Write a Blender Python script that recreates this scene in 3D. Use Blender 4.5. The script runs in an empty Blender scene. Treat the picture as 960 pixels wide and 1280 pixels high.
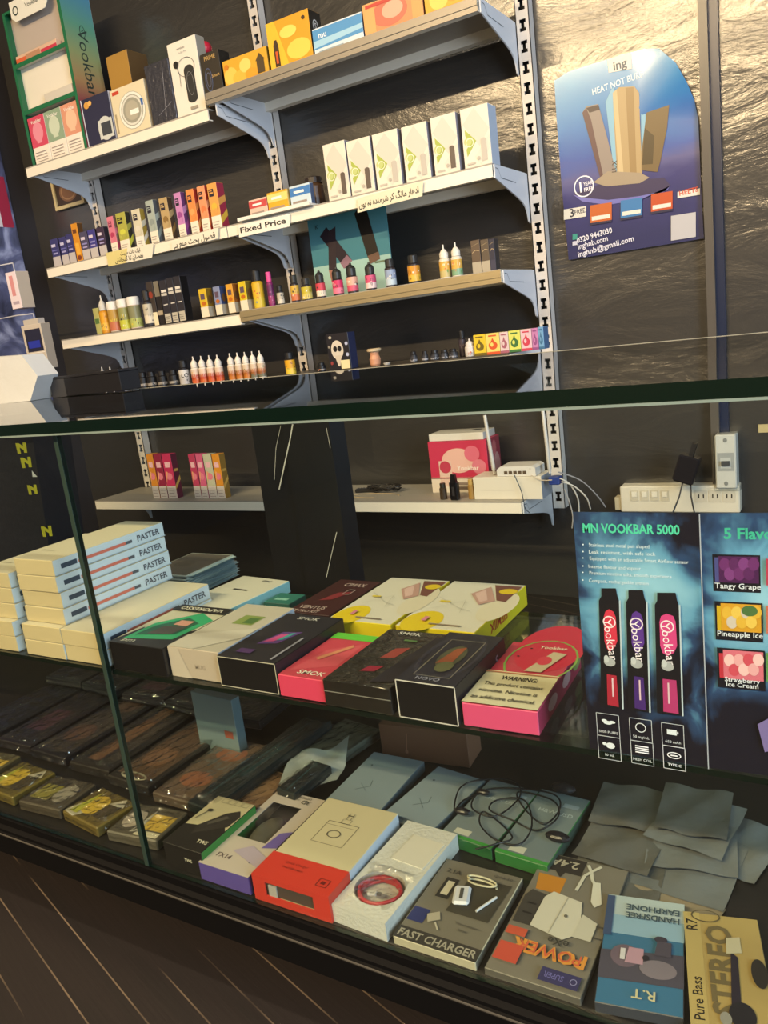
import bpy, bmesh, math, random, unicodedata
from mathutils import Vector, Matrix
random.seed(7)
S = bpy.context.scene
COL = S.collection
# ------------------------------------------------------------------ camera
CZ = 0.88                      # lens height above the floor
F = 984.642
RX = Vector((0.85563499, 0.00893476, -0.51750259))
RY = Vector((0.50296498, -0.25027593, 0.82727758))
RZ = Vector((-0.12212691, -0.96813332, -0.21863871))
cam = bpy.data.cameras.new('camera'); camo = bpy.data.objects.new('camera', cam); COL.objects.link(camo)
cam.sensor_fit = 'VERTICAL'; cam.sensor_height = 36; cam.lens = F / 1280 * 36; cam.clip_start = 0.02
camo.matrix_world = Matrix(((RX[0], -RX[1], -RX[2], 0), (RY[0], -RY[1], -RY[2], 0), (RZ[0], -RZ[1], -RZ[2], CZ), (0, 0, 0, 1)))
S.camera = camo
# ------------------------------------------------------------------ world, light, exposure
S.view_settings.view_transform = 'Standard'; S.view_settings.look = 'None'
S.view_settings.exposure = 0.35; S.view_settings.gamma = 1; S.view_settings.use_curve_mapping = False
w = bpy.data.worlds.new('sky'); S.world = w; w.use_nodes = True
w.node_tree.nodes['Background'].inputs[0].default_value = (0.62, 0.78, 1.0, 1)
w.node_tree.nodes['Background'].inputs[1].default_value = 1.2
def area(name, loc, target, sx, sy, power, col):
    l = bpy.data.lights.new(name, 'AREA'); l.shape = 'RECTANGLE'; l.size = sx; l.size_y = sy
    l.energy = power; l.color = col
    o = bpy.data.objects.new(name, l); COL.objects.link(o); o.location = loc
    o.rotation_euler = (Vector(target) - Vector(loc)).to_track_quat('-Z', 'Y').to_euler()
    return o
LAMP_Y = -1.95
CEIL = CZ + 2.08
area('lamp_strip_light', (-1.35, LAMP_Y, CEIL - 0.085), (-1.35, LAMP_Y + 0.8, 0), 3.0, 0.10, 245, (1.0, 0.73, 0.40))
area('lamp_strip_light', (-0.9, 0.15, CEIL - 0.085), (-0.9, 0.15, 0), 2.2, 0.10, 30, (1.0, 0.84, 0.62))  # added lamp, out of view, lighting the counter goods from above
area('daylight_doorway', (1.98, -0.35, 1.25), (0, -0.1, 1.1), 1.5, 2.1, 115, (0.72, 0.85, 1.0))

# ------------------------------------------------------------------ helpers
def PY(px, py, Y):
    d = Vector(((px - 480) / F, (py - 640) / F, 1)); r = Vector((RX.dot(d), RY.dot(d), RZ.dot(d)))
    r = r * (Y / r.y); r.z += CZ; return r
def PZ(px, py, z):
    d = Vector(((px - 480) / F, (py - 640) / F, 1)); r = Vector((RX.dot(d), RY.dot(d), RZ.dot(d)))
    r = r * ((z - CZ) / r.z); r.z += CZ; return r
def PX(px, py, X):
    d = Vector(((px - 480) / F, (py - 640) / F, 1)); r = Vector((RX.dot(d), RY.dot(d), RZ.dot(d)))
    r = r * (X / r.x); r.z += CZ; return r
def lin(c):
    return c / 12.92 if c <= 0.04045 else ((c + 0.055) / 1.055) ** 2.4
def hexc(h):
    return tuple(lin(int(h[i:i + 2], 16) / 255) for i in (0, 2, 4)) + (1,)
MATS = {}
def mat(h, rough=0.45, metal=0, name=None, bump=0, bscale=40, coat=0):
    k = (h, rough, metal, name, bump, bscale, coat)
    if k in MATS: return MATS[k]
    m = bpy.data.materials.new(name or 'print_' + h); m.use_nodes = True
    nt = m.node_tree; b = nt.nodes['Principled BSDF']
    b.inputs['Base Color'].default_value = hexc(h); b.inputs['Roughness'].default_value = rough
    b.inputs['Metallic'].default_value = metal; b.inputs['Coat Weight'].default_value = coat
    b.inputs['Coat Roughness'].default_value = 0.08
    if bump:
        tc = nt.nodes.new('ShaderNodeTexCoord'); n = nt.nodes.new('ShaderNodeTexNoise'); n.inputs['Scale'].default_value = bscale
        n.inputs['Detail'].default_value = 4; bp = nt.nodes.new('ShaderNodeBump'); bp.inputs['Strength'].default_value = bump
        bp.inputs['Distance'].default_value = 0.01
        nt.links.new(tc.outputs['Object'], n.inputs['Vector']); nt.links.new(n.outputs['Fac'], bp.inputs['Height'])
        nt.links.new(bp.outputs['Normal'], b.inputs['Normal'])
        if coat: nt.links.new(bp.outputs['Normal'], b.inputs['Coat Normal'])
    if name and 'moulding' in name: b.inputs['Specular IOR Level'].default_value = 0.1
    MATS[k] = m; return m
def M_(x):
    return mat(x) if isinstance(x, str) else x
# ---- text
FORMS = {}
for cp in list(range(0xFB50, 0xFE00)) + list(range(0xFE70, 0xFEFD)):
    dd = unicodedata.decomposition(chr(cp)).split()
    if len(dd) == 2: FORMS.setdefault(chr(int(dd[1], 16)), {})[dd[0]] = chr(cp)
def shape_urdu(s):
    out = []; n = len(s)
    for i, ch in enumerate(s):
        f = FORMS.get(ch)
        if not f: out.append(ch); continue
        pv = FORMS.get(s[i - 1], {}) if i > 0 else {}
        nx = FORMS.get(s[i + 1], {}) if i < n - 1 else {}
        jp = '<initial>' in pv and '<final>' in f
        jn = '<initial>' in f and '<final>' in nx
        out.append(f.get('<medial>' if jp and jn else '<final>' if jp else '<initial>' if jn else '<isolated>', ch))
    return ''.join(reversed(out))
TC = {}
def text_tris(s, bold=0.0):
    k = (s, bold)
    if k in TC: return TC[k]
    cu = bpy.data.curves.new('lettering', 'FONT'); cu.body = s; cu.align_x = 'CENTER'; cu.resolution_u = 2; cu.offset = bold
    o = bpy.data.objects.new('lettering', cu); COL.objects.link(o)
    dg = bpy.context.evaluated_depsgraph_get(); me = o.evaluated_get(dg).to_mesh()
    vs = [(v.co.x / 0.7, v.co.y / 0.7) for v in me.vertices]; fs = [tuple(p.vertices) for p in me.polygons]
    o.evaluated_get(dg).to_mesh_clear(); bpy.data.objects.remove(o); bpy.data.curves.remove(cu)
    if vs:
        x0 = min(v[0] for v in vs); x1 = max(v[0] for v in vs); cx = (x0 + x1) / 2
        vs = [(v[0] - cx, v[1] - 0.5) for v in vs]; wd = x1 - x0
    else: wd = 1
    TC[k] = (vs, fs, wd); return TC[k]
# ---- mesh builder
class B:
    def __init__(s): s.v = []; s.f = []; s.m = []; s.mats = []; s.T = Matrix(); s.sm = []
    def mi(s, m):
        m = M_(m)
        if m not in s.mats: s.mats.append(m)
        return s.mats.index(m)
    def add(s, vs, fs, m, smooth=False):
        k = len(s.v); s.v += [s.T @ Vector(v) for v in vs]; mi = s.mi(m)
        for f in fs: s.f.append([k + i for i in f]); s.m.append(mi); s.sm.append(smooth)
        return s
    def box(s, x0, y0, z0, x1, y1, z1, m):
        v = [(x, y, z) for z in (z0, z1) for y in (y0, y1) for x in (x0, x1)]
        return s.add(v, [(0, 2, 3, 1), (4, 5, 7, 6), (0, 1, 5, 4), (1, 3, 7, 5), (3, 2, 6, 7), (2, 0, 4, 6)], m)
    def cbox(s, w, d, h, c, m, side=None, top=None, back=None):   # chamfered upright carton, origin front-left-bottom
        for (x0, x1, y0, y1, z0, z1, mm) in ((0, w, 0, d, 0, h, m),):
            v = [(c, 0, c), (w - c, 0, c), (w - c, 0, h - c), (c, 0, h - c), (c, d, c), (w - c, d, c), (w - c, d, h - c), (c, d, h - c),
                 (c, c, h), (w - c, c, h), (w - c, d - c, h), (c, d - c, h), (c, c, 0), (w - c, c, 0), (w - c, d - c, 0), (c, d - c, 0),
                 (0, c, c), (0, d - c, c), (0, d - c, h - c), (0, c, h - c), (w, c, c), (w, d - c, c), (w, d - c, h - c), (w, c, h - c)]
            s.add(v, [(0, 1, 2, 3)], m)
            s.add(v, [(5, 4, 7, 6)], back or m)
            s.add(v, [(8, 9, 10, 11), (15, 14, 13, 12)], top or m)
            s.add(v, [(17, 16, 19, 18), (20, 21, 22, 23)], side or m)
            s.add(v, [(3, 2, 9, 8), (1, 0, 12, 13), (7, 11, 10, 6), (4, 5, 14, 15), (0, 3, 19, 16), (2, 1, 20, 23), (5, 6, 22, 21), (7, 4, 17, 18),
                      (8, 11, 18, 19), (10, 9, 23, 22), (12, 16, 17, 15), (13, 14, 21, 20),
                      (3, 8, 19), (2, 23, 9), (0, 16, 12), (1, 13, 20), (7, 18, 11), (6, 10, 22), (4, 15, 17), (5, 21, 14)], m)
        return s
    def prism(s, pts, a, b, m, axis='x'):      # pts = 2D outline; extruded from a to b along axis
        def P(p, t): return (t, p[0], p[1]) if axis == 'x' else (p[0], t, p[1]) if axis == 'y' else (p[0], p[1], t)
        n = len(pts); v = [P(p, a) for p in pts] + [P(p, b) for p in pts]
        return s.add(v, [tuple(range(n))[::-1], tuple(range(n, 2 * n))] + [(i, (i + 1) % n, n + (i + 1) % n, n + i) for i in range(n)], m)
    def lathe(s, prof, m, seg=20, c=(0, 0, 0), matf=None):
        v = []; n = len(prof)
        for r, z in prof:
            for k in range(seg):
                a = 2 * math.pi * k / seg; v.append((c[0] + r * math.cos(a), c[1] + r * math.sin(a), c[2] + z))
        for i in range(n - 1):
            for k in range(seg):
                mm = matf(i, k) if matf else m
                s.add([v[i * seg + k], v[i * seg + (k + 1) % seg], v[(i + 1) * seg + (k + 1) % seg], v[(i + 1) * seg + k]], [(0, 1, 2, 3)], mm, True)
        if prof[0][0] > 1e-6: s.add(v[:seg], [tuple(range(seg))[::-1]], m)
        if prof[-1][0] > 1e-6: s.add(v[-seg:], [tuple(range(seg))], m)
        return s
    def tube(s, pts, r, m, seg=8):
        pts = [Vector(p) for p in pts]; n = len(pts); v = []
        up = Vector((0, 0, 1))
        for i, p in enumerate(pts):
            t = (pts[min(i + 1, n - 1)] - pts[max(i - 1, 0)]).normalized()
            a = t.cross(up)
            if a.length < 0.05: a = t.cross(Vector((0, 1, 0)))
            a.normalize(); b = a.cross(t)
            rr = r[i] if isinstance(r, (list, tuple)) else r
            v += [p + (a * math.cos(2 * math.pi * k / seg) + b * math.sin(2 * math.pi * k / seg)) * rr for k in range(seg)]
        f = [(i * seg + k, i * seg + (k + 1) % seg, (i + 1) * seg + (k + 1) % seg, (i + 1) * seg + k) for i in range(n - 1) for k in range(seg)]
        s.add(v, f, m, True); s.add(v, [tuple(range(seg))[::-1], tuple(range((n - 1) * seg, n * seg))], m); return s
    def ball(s, c, r, m, sc=(1, 1, 1), seg=14, rings=8):
        prof = [(max(1e-7, r * math.sin(math.pi * i / rings)), -r * math.cos(math.pi * i / rings)) for i in range(rings + 1)]
        T = s.T.copy(); s.T = T @ Matrix.Translation(c) @ Matrix.Diagonal((sc[0], sc[1], sc[2], 1))
        s.lathe(prof, m, seg); s.T = T; return s
    # print on a plane: frame (O,u,v,W,H); items in fractions of W,H
    def art(s, O, u, v, W, H, items, lift=0.00025):
        O = Vector(O); u = Vector(u); v = Vector(v); n = u.cross(v)
        def P(x, y, k): return O + u * (x * W) + v * (y * H) + n * (lift * k)
        for k, it in enumerate(items, 1):
            t = it[0]
            if t == 'r':
                _, x, y, w_, h_, c = it; s.add([P(x, y, k), P(x + w_, y, k), P(x + w_, y + h_, k), P(x, y + h_, k)], [(0, 1, 2, 3)], c)
            elif t == 'p':
                _, pts, c = it; s.add([P(x, y, k) for x, y in pts], [tuple(range(len(pts)))], c)
            elif t == 'e':
                _, x, y, rx, ry, c = it; s.add([P(x + rx * math.cos(a * math.pi / 10), y + ry * math.sin(a * math.pi / 10), k) for a in range(20)], [tuple(range(20))], c)
            elif t == 'ring':      # rx, ry fractions, thickness fraction of W
                _, x, y, rx, ry, th, c = it; q = []
                ty = th * W / H
                for a in range(20):
                    ca = math.cos(a * math.pi / 10); sa = math.sin(a * math.pi / 10)
                    q += [P(x + rx * ca, y + ry * sa, k), P(x + (rx - th) * ca, y + (ry - ty) * sa, k)]
                s.add(q, [(2 * a, (2 * a + 2) % 40, (2 * a + 3) % 40, 2 * a + 1) for a in range(20)], c)
            elif t == 'l':         # polyline, width in metres
                _, pts, wd, c = it
                for (ax, ay), (bx, by) in zip(pts, pts[1:]):
                    a = Vector((ax * W, ay * H)); b = Vector((bx * W, by * H)); d = (b - a)
                    if d.length < 1e-7: continue
                    d.normalize(); e = Vector((-d.y, d.x)) * wd / 2
                    q = [a - e, b - e, b + e, a + e]; s.add([P(p.x / W, p.y / H, k) for p in q], [(0, 1, 2, 3)], c)
            elif t == 'box':       # outline rect
                _, x, y, w_, h_, wd, c = it
                s.art(P(0, 0, k - 1), u, v, W, H, [('l', [(x, y), (x + w_, y), (x + w_, y + h_), (x, y + h_), (x, y)], wd, c)], lift)
            elif t == 't':         # text, cx, cy, cap height (frac of H), colour, rot deg, max width (frac of W), bold
                _, tx, x, y, hh, c = it[:6]; rot = math.radians(it[6] if len(it) > 6 else 0); mw = it[7] if len(it) > 7 else None
                vs, fs, wd = text_tris(tx, it[8] if len(it) > 8 else 0.012)
                sy = hh * H; sx = sy
                if mw: sx = min(sy, mw * W / wd) if mw > 0 else -mw * W / wd
                ca, sa = math.cos(rot), math.sin(rot); q = []
                for a, b in vs:
                    a *= sx; b *= sy; q.append(P(x + (a * ca - b * sa) / W, y + (a * sa + b * ca) / H, k))
                s.add(q, fs, c)
        return s
    def build(s, name, parent=None, loc=None, rz=0, kind=None):
        me = bpy.data.meshes.new(name); me.from_pydata([tuple(v) for v in s.v], [], s.f)
        for m in s.mats: me.materials.append(m)
        me.polygons.foreach_set('material_index', s.m); me.polygons.foreach_set('use_smooth', s.sm); me.update()
        o = bpy.data.objects.new(name, me); COL.objects.link(o)
        if parent: o.parent = parent
        if loc is not None: o.location = loc
        if rz: o.rotation_euler = (0, 0, rz)
        if kind: o['kind'] = kind
        return o
def tag(o, label, cat, group=None, kind=None):
    o['label'] = label; o['category'] = cat
    if group: o['group'] = group
    if kind: o['kind'] = kind
    return o
def empty(name, loc, rz, label, cat, group=None):
    o = bpy.data.objects.new(name, None); COL.objects.link(o); o.location = loc; o.rotation_euler = (0, 0, rz); o.empty_display_size = 0.05
    return tag(o, label, cat, group)
ORD = ['first', 'second', 'third', 'fourth', 'fifth', 'sixth', 'seventh', 'eighth', 'ninth', 'tenth']
FACE = {'front': lambda w, d, h: ((0, 0, 0), (1, 0, 0), (0, 0, 1), w, h), 'top': lambda w, d, h: ((0, 0, h), (1, 0, 0), (0, 1, 0), w, d),
        'right': lambda w, d, h: ((w, 0, 0), (0, 1, 0), (0, 0, 1), d, h)}
def carton_mesh(w, d, h, col, side=None, top=None, front=(), right=(), topart=(), bev=0.0008):
    b = B(); b.cbox(w, d, h, min(bev, w / 8, h / 8), M_(col), M_(side) if side else None, M_(top) if top else None)
    for fc, it in (('front', front), ('right', right), ('top', topart)):
        if it: O, u, v, W, H = FACE[fc](w, d, h); b.art(O, u, v, W, H, it)
    return b
# glassy things
def glass_mat(name, tint, refl=1.0, rough=0.02, bump=0, bscale=30, alpha=1.0, base=None):
    m = bpy.data.materials.new(name); m.use_nodes = True; nt = m.node_tree; nt.nodes.clear()
    out = nt.nodes.new('ShaderNodeOutputMaterial'); mx = nt.nodes.new('ShaderNodeMixShader'); tr = nt.nodes.new('ShaderNodeBsdfTransparent')
    gl = nt.nodes.new('ShaderNodeBsdfGlossy'); ge = nt.nodes.new('ShaderNodeNewGeometry'); fr = nt.nodes.new('ShaderNodeVectorMath'); fr.operation = 'DOT_PRODUCT'
    L = nt.links.new; L(ge.outputs['Incoming'], fr.inputs[0]); L(ge.outputs['Normal'], fr.inputs[1]); mu = None
    tr.inputs['Color'].default_value = tint + (1,); gl.inputs['Roughness'].default_value = rough
    def mth(op, a_, b_, cl=False):      # thin-sheet reflectance: 0.04 + 0.96 (1 - |cos|)^5
        q = nt.nodes.new('ShaderNodeMath'); q.operation = op; q.use_clamp = cl
        for i_, x_ in enumerate((a_, b_)):
            if x_ is None: continue
            if isinstance(x_, (int, float)): q.inputs[i_].default_value = x_
            else: L(x_, q.inputs[i_])
        return q.outputs[0]
    c_ = mth('ABSOLUTE', fr.outputs['Value'], None); c_ = mth('SUBTRACT', 1.0, c_); c_ = mth('POWER', c_, 5.0); c_ = mth('MULTIPLY', c_, .96); c_ = mth('ADD', c_, .04); c_ = mth('MULTIPLY', c_, refl, True)
    L(c_, mx.inputs[0])
    if base:
        df = nt.nodes.new('ShaderNodeBsdfDiffuse'); df.inputs['Color'].default_value = hexc(base); m2 = nt.nodes.new('ShaderNodeMixShader'); m2.inputs[0].default_value = alpha
        L(tr.outputs[0], m2.inputs[1]); L(df.outputs[0], m2.inputs[2]); L(m2.outputs[0], mx.inputs[1])
    else: L(tr.outputs[0], mx.inputs[1])
    L(gl.outputs[0], mx.inputs[2]); L(mx.outputs[0], out.inputs[0])
    if bump:
        tc = nt.nodes.new('ShaderNodeTexCoord'); n = nt.nodes.new('ShaderNodeTexNoise'); n.inputs['Scale'].default_value = bscale; n.inputs['Detail'].default_value = 5
        bp = nt.nodes.new('ShaderNodeBump'); bp.inputs['Strength'].default_value = bump; bp.inputs['Distance'].default_value = 0.01
        L(tc.outputs['Object'], n.inputs['Vector']); L(n.outputs['Fac'], bp.inputs['Height']); L(bp.outputs[0], gl.inputs['Normal']); L(bp.outputs[0], fr.inputs[1])
    return m
GLASS = glass_mat('clear_glass', (0.93, 0.965, 0.955), 1.0)
GLASS_TOP = glass_mat('smoked_glass', (0.82, 0.87, 0.85), 1.1, 0.02)
SHELF_GLASS = glass_mat('shelf_glass', (0.86, 0.93, 0.90), 1.2, 0.04)
CELLO = glass_mat('cellophane', (0.94, 0.94, 0.93), 2.6, 0.1, 1.0, 38)
BAGFILM = glass_mat('bag_film', (0.8, 0.83, 0.86), 1.6, 0.2, 0.6, 30, 0.45, '8e979c')
CLEAR_PL = glass_mat('clear_plastic', (0.93, 0.95, 0.96), 1.2, 0.06)
EDGE = mat('03120c', 0.2, name='glass_edge_green')
EDGEL = mat('6c7a72', 0.35, name='glass_edge_seal')  # grey of the seal strips along the glass edges
BLK = mat('121113', 0.4, name='black_laminate')
WHT = mat('e9e2d2', 0.42, name='shelf_enamel')
GRY = mat('d4d6da', 0.4, name='bracket_enamel')
UPR = mat('cfc8c0', 0.4, name='upright_enamel')

# ------------------------------------------------------------------ room shell
def wall_mat():
    m = bpy.data.materials.new('glossy_dark_wall'); m.use_nodes = True; nt = m.node_tree; b = nt.nodes['Principled BSDF']; L = nt.links.new
    b.inputs['Base Color'].default_value = hexc('2d2b29'); b.inputs['Roughness'].default_value = 0.6; b.inputs['Specular IOR Level'].default_value = 0.3
    b.inputs['Coat Weight'].default_value = 1.0; b.inputs['Coat Roughness'].default_value = 0.21; b.inputs['Coat IOR'].default_value = 1.75
    tc = nt.nodes.new('ShaderNodeTexCoord'); mp = nt.nodes.new('ShaderNodeMapping'); mp.inputs['Scale'].default_value = (1.0, 1.0, 2.6)
    mp.inputs['Rotation'].default_value = (0, 0.12, 0)
    n = nt.nodes.new('ShaderNodeTexNoise'); n.inputs['Scale'].default_value = 3.2; n.inputs['Detail'].default_value = 7; n.inputs['Roughness'].default_value = 0.6; n.inputs['Distortion'].default_value = 0.6
    n2 = nt.nodes.new('ShaderNodeTexNoise'); n2.inputs['Scale'].default_value = 70; n2.inputs['Detail'].default_value = 3
    ad = nt.nodes.new('ShaderNodeMath'); ad.operation = 'MULTIPLY_ADD'; ad.inputs[1].default_value = 0.03
    bp = nt.nodes.new('ShaderNodeBump'); bp.inputs['Strength'].default_value = 0.18; bp.inputs['Distance'].default_value = 0.035
    L(tc.outputs['Object'], mp.inputs[0]); L(mp.outputs[0], n.inputs['Vector']); L(tc.outputs['Object'], n2.inputs['Vector'])
    L(n2.outputs['Fac'], ad.inputs[0]); L(n.outputs['Fac'], ad.inputs[2]); L(ad.outputs[0], bp.inputs['Height']); L(bp.outputs[0], b.inputs['Coat Normal'])
    return m
def floor_mat():
    m = bpy.data.materials.new('dark_plank_floor'); m.use_nodes = True; nt = m.node_tree; b = nt.nodes['Principled BSDF']; L = nt.links.new
    b.inputs['Roughness'].default_value = 0.55; b.inputs['Specular IOR Level'].default_value = 0.25
    tc = nt.nodes.new('ShaderNodeTexCoord'); mp = nt.nodes.new('ShaderNodeMapping'); mp.inputs['Rotation'].default_value = (0, 0, math.radians(17))
    br = nt.nodes.new('ShaderNodeTexBrick'); br.inputs['Scale'].default_value = 1; br.inputs['Brick Width'].default_value = 30; br.inputs['Row Height'].default_value = 0.058
    br.inputs['Mortar Size'].default_value = 0.0012; br.inputs['Mortar Smooth'].default_value = 0.2
    br.inputs['Color1'].default_value = hexc('211c1a'); br.inputs['Color2'].default_value = hexc('1e1a18'); br.inputs['Mortar'].default_value = hexc('665746')
    n = nt.nodes.new('ShaderNodeTexNoise'); n.inputs['Scale'].default_value = 1; n.inputs['Detail'].default_value = 2; mp3 = nt.nodes.new('ShaderNodeMapping'); mp3.inputs['Scale'].default_value = (3.2, 22, 1)
    cr = nt.nodes.new('ShaderNodeValToRGB'); cr.color_ramp.elements[0].position = 0.45; cr.color_ramp.elements[1].position = 0.6
    mx = nt.nodes.new('ShaderNodeMix'); mx.data_type = 'RGBA'; mx.inputs[6].default_value = hexc('201b19')
    g = nt.nodes.new('ShaderNodeTexNoise'); g.inputs['Scale'].default_value = 3; mp2 = nt.nodes.new('ShaderNodeMapping'); mp2.inputs['Scale'].default_value = (3, 60, 1)
    L(tc.outputs['Object'], mp.inputs[0]); L(mp.outputs[0], br.inputs['Vector']); L(mp.outputs[0], mp3.inputs[0]); L(mp3.outputs[0], n.inputs['Vector']); L(n.outputs['Fac'], cr.inputs[0])
    L(cr.outputs[0], mx.inputs[0]); L(br.outputs['Color'], mx.inputs[7]); L(mx.outputs[2], b.inputs['Base Color'])
    L(mp.outputs[0], mp2.inputs[0]); L(mp2.outputs[0], g.inputs['Vector']); bp = nt.nodes.new('ShaderNodeBump'); bp.inputs['Strength'].default_value = 0.2; bp.inputs['Distance'].default_value = 0.002
    L(g.outputs['Fac'], bp.inputs['Height']); L(bp.outputs[0], b.inputs['Normal'])
    return m
WM = wall_mat()
DK = mat('2b282c', 0.5, name='dark_side_wall', bump=0.1, bscale=8)
PL = mat('5c564d', 0.8, name='plain_plaster', bump=0.15, bscale=30)
XL, XR, YB, YFR = -2.97, 1.9, 2.3, -3.4
B().box(XL - .1, YFR - .1, -.1, XR + .1, YB + .1, 0, floor_mat()).build('floor', kind='structure')
B().box(XL - .1, YFR - .1, CEIL, XR + .1, YB + .1, CEIL + .1, PL).build('ceiling', kind='structure')
B().box(XL - .1, YB, 0, XR + .1, YB + .1, CEIL, WM).build('wall_back', kind='structure')
B().box(XL - .1, YFR, 0, XL, YB, CEIL, DK).build('wall_left', kind='structure')
B().box(XL - .1, YFR - .1, 0, XR + .1, YFR, CEIL, PL).build('wall_front', kind='structure')
b = B().box(XR, YFR, 0, XR + .1, -1.15, CEIL, PL).box(XR, .45, 0, XR + .1, YB, CEIL, PL).box(XR, -1.15, 2.35, XR + .1, .45, CEIL, PL); b.build('wall_right', kind='structure')
b = B().box(XR - .01, -1.2, 0, XR + .06, -1.15, 2.4, '3a3a3c').box(XR - .01, .45, 0, XR + .06, .5, 2.4, '3a3a3c').box(XR - .01, -1.15, 2.35, XR + .06, .45, 2.4, '3a3a3c')
b.build('trim_1', kind='structure')
pa, pb = PY(881, 300, 2.27).x, PY(892, 300, 2.27).x
B().box(pa, 2.27, 0, pb, 2.3, CEIL, mat('55504a', 0.3, name='trim_panel')).box(pb, 2.285, 0, pb + 0.022, 2.3, CEIL, mat('1d2740', 0.3, name='trim_film')).build('trim_2', kind='structure')
# strip lamps on the ceiling; the shorter one is added to light the counter
TUBE = bpy.data.materials.new('lit_tube'); TUBE.use_nodes = True
tb = TUBE.node_tree.nodes['Principled BSDF']; tb.inputs['Emission Color'].default_value = (1, .82, .58, 1); tb.inputs['Emission Strength'].default_value = 8
for (cx, cy, ln, lb) in ((-1.35, LAMP_Y, 3.0, 'long white strip lamp on the ceiling over the shop floor'), (-0.9, .15, 2.2, 'shorter added strip lamp, out of view, lighting the counter')):
    e = empty('strip_lamp', (cx, cy, CEIL), 0, lb, 'lamp', 'strip lamps on the ceiling')
    B().box(-ln / 2, -.05, -.05, ln / 2, .05, 0, 'd8d8d4').build('lamp_housing', e)
    B().tube([(-ln / 2, 0, -.062), (ln / 2, 0, -.062)], .012, TUBE).build('lamp_tube', e)

# ------------------------------------------------------------------ wall shelving
YS, YW = 2.02, 2.3
UP = [-2.557, -1.668, -0.787]
PIT = 0.052
rk = empty('wall_shelving', (-1.67, 2.285, 0), 0, 'white slotted metal shelving fixed to the dark back wall, five tiers deep', 'shelving')
rk.rotation_euler = (0, 0, 0)
def rel(o): o.location = o.location - rk.location; return o
for X in UP:
    b = B(); hw = 0.019; y0 = 2.262; z0, z1 = 0.30, 2.40
    # slotted channel: two rails with webs between slots, dark bow-tie slots between
    b.box(X - hw, y0, z0, X - hw + .010, y0 + .002, z1, UPR); b.box(X + hw - .010, y0, z0, X + hw, y0 + .002, z1, UPR)
    n = int((z1 - z0) / PIT)
    for i in range(n + 1):
        z = z0 + i * PIT; za = z; zb = min(z + 0.022, z1)
        b.box(X - hw + .010, y0, za, X + hw - .010, y0 + .002, zb, UPR)
        if zb < z1 - .03:   # small nibs that give the slot its bow-tie outline
            zc = (zb + z + PIT) / 2
            b.box(X - hw + .010, y0, zc - .006, X - .0045, y0 + .002, zc + .006, UPR); b.box(X + .0045, y0, zc - .006, X + hw - .010, y0 + .002, zc + .006, UPR)
    b.box(X - hw, y0, z0, X - hw + .002, 2.296, z1, UPR); b.box(X + hw - .002, y0, z0, X + hw, 2.296, z1, UPR)
    b.box(X - hw + .002, 2.29, z0, X + hw - .002, 2.296, z1, mat('151517', .6))
    rel(b.build('slotted_upright', rk))
XE = [-2.60, -1.712, -1.708, -0.812]
ZT, ZTR, Z2, Z3, Z4, Z5 = [CZ + q for q in (0.741, 0.772, 0.389, 0.128, -0.090, -0.500)]
def shelf(x0, x1, z, dark=False, rail=None, dz=0.0):
    b = B(); t = .034
    col = WHT if not dark else mat('4a443c', .35, name='dark_brown_shelf')  # fourth-tier boards take a dark brown colour
    def Q(x): return z + dz * (x - x0) / (x1 - x0)
    def sk(xa, ya, za, xb, yb, zb, m):
        v = [(x, y, zz + Q(x)) for zz in (za, zb) for y in (ya, yb) for x in (xa, xb)]
        b.add(v, [(0, 2, 3, 1), (4, 5, 7, 6), (0, 1, 5, 4), (1, 3, 7, 5), (3, 2, 6, 7), (2, 0, 4, 6)], m)
    sk(x0, YS, -.004, x1, 2.26, 0, mat('9c968c', .5, name='shelf_deck') if not dark else col); sk(x0, YS, -t, x1, YS + .004, -.004, col)
    sk(x0, YS + .004, -t, x1, YS + .018, -t + .003, col); sk(x0, 2.235, -.03, x1, 2.26, -.004, col)
    o = rel(b.build('shelf_board', rk))
    if rail:
        r = B(); v = [(x, y, zz + Q(x)) for zz, y in ((-t, YS - .004), (-t, YS - .001), (-.002, YS - .001), (-.002, YS - .004)) for x in (x0, x1)]
        r.add(v, [(0, 1, 7, 6), (0, 2, 3, 1), (2, 4, 5, 3), (4, 6, 7, 5), (0, 6, 4, 2), (1, 3, 5, 7)], rail)
        v = [(x, y, zz + Q(x)) for zz, y in ((-t * .62, YS - .0065), (-t * .62, YS - .004), (-t * .3, YS - .004), (-t * .3, YS - .0065)) for x in (x0, x1)]
        r.add(v, [(0, 1, 7, 6), (0, 2, 3, 1), (2, 4, 5, 3), (4, 6, 7, 5), (0, 6, 4, 2), (1, 3, 5, 7)], rail)
        rr = r.build('price_rail', o)
def bracket(X, z):
    pts = [(YS + .006, z - .036), (YS + .006, z - .003), (YW - .038, z - .003), (YW - .038, z - .135), (2.252, z - .130), (2.246, z - .110), (2.234, z - .094), (2.214, z - .083), (2.18, z - .073)]
    b = B(); b.prism(pts, X - .0018, X + .0018, GRY); sgn = 1
    b.T = Matrix()
    q = [(YS + .012, z - .012), (YS + .03, z - .014), (YS + .045, z - .034), (YS + .15, z - .036)]
    for (a, c) in zip(q, q[1:]):
        b.add([(X + .0022, a[0], a[1]), (X + .0022, c[0], c[1]), (X + .0022, c[0], c[1] + .0018), (X + .0022, a[0], a[1] + .0018)], [(0, 1, 2, 3)], '3c4048')
    rel(b.build('shelf_bracket', rk))
RAIL = mat('cdbb92', .3, .7, name='brushed_price_rail')
shelf(XE[0], XE[1], ZT, dz=-.01); shelf(XE[2], XE[3], ZTR, rail=mat('8f877a', .4, .3, name='grey_price_rail'))
shelf(XE[0], XE[1], Z2); shelf(XE[2], XE[3], Z2)
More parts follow.
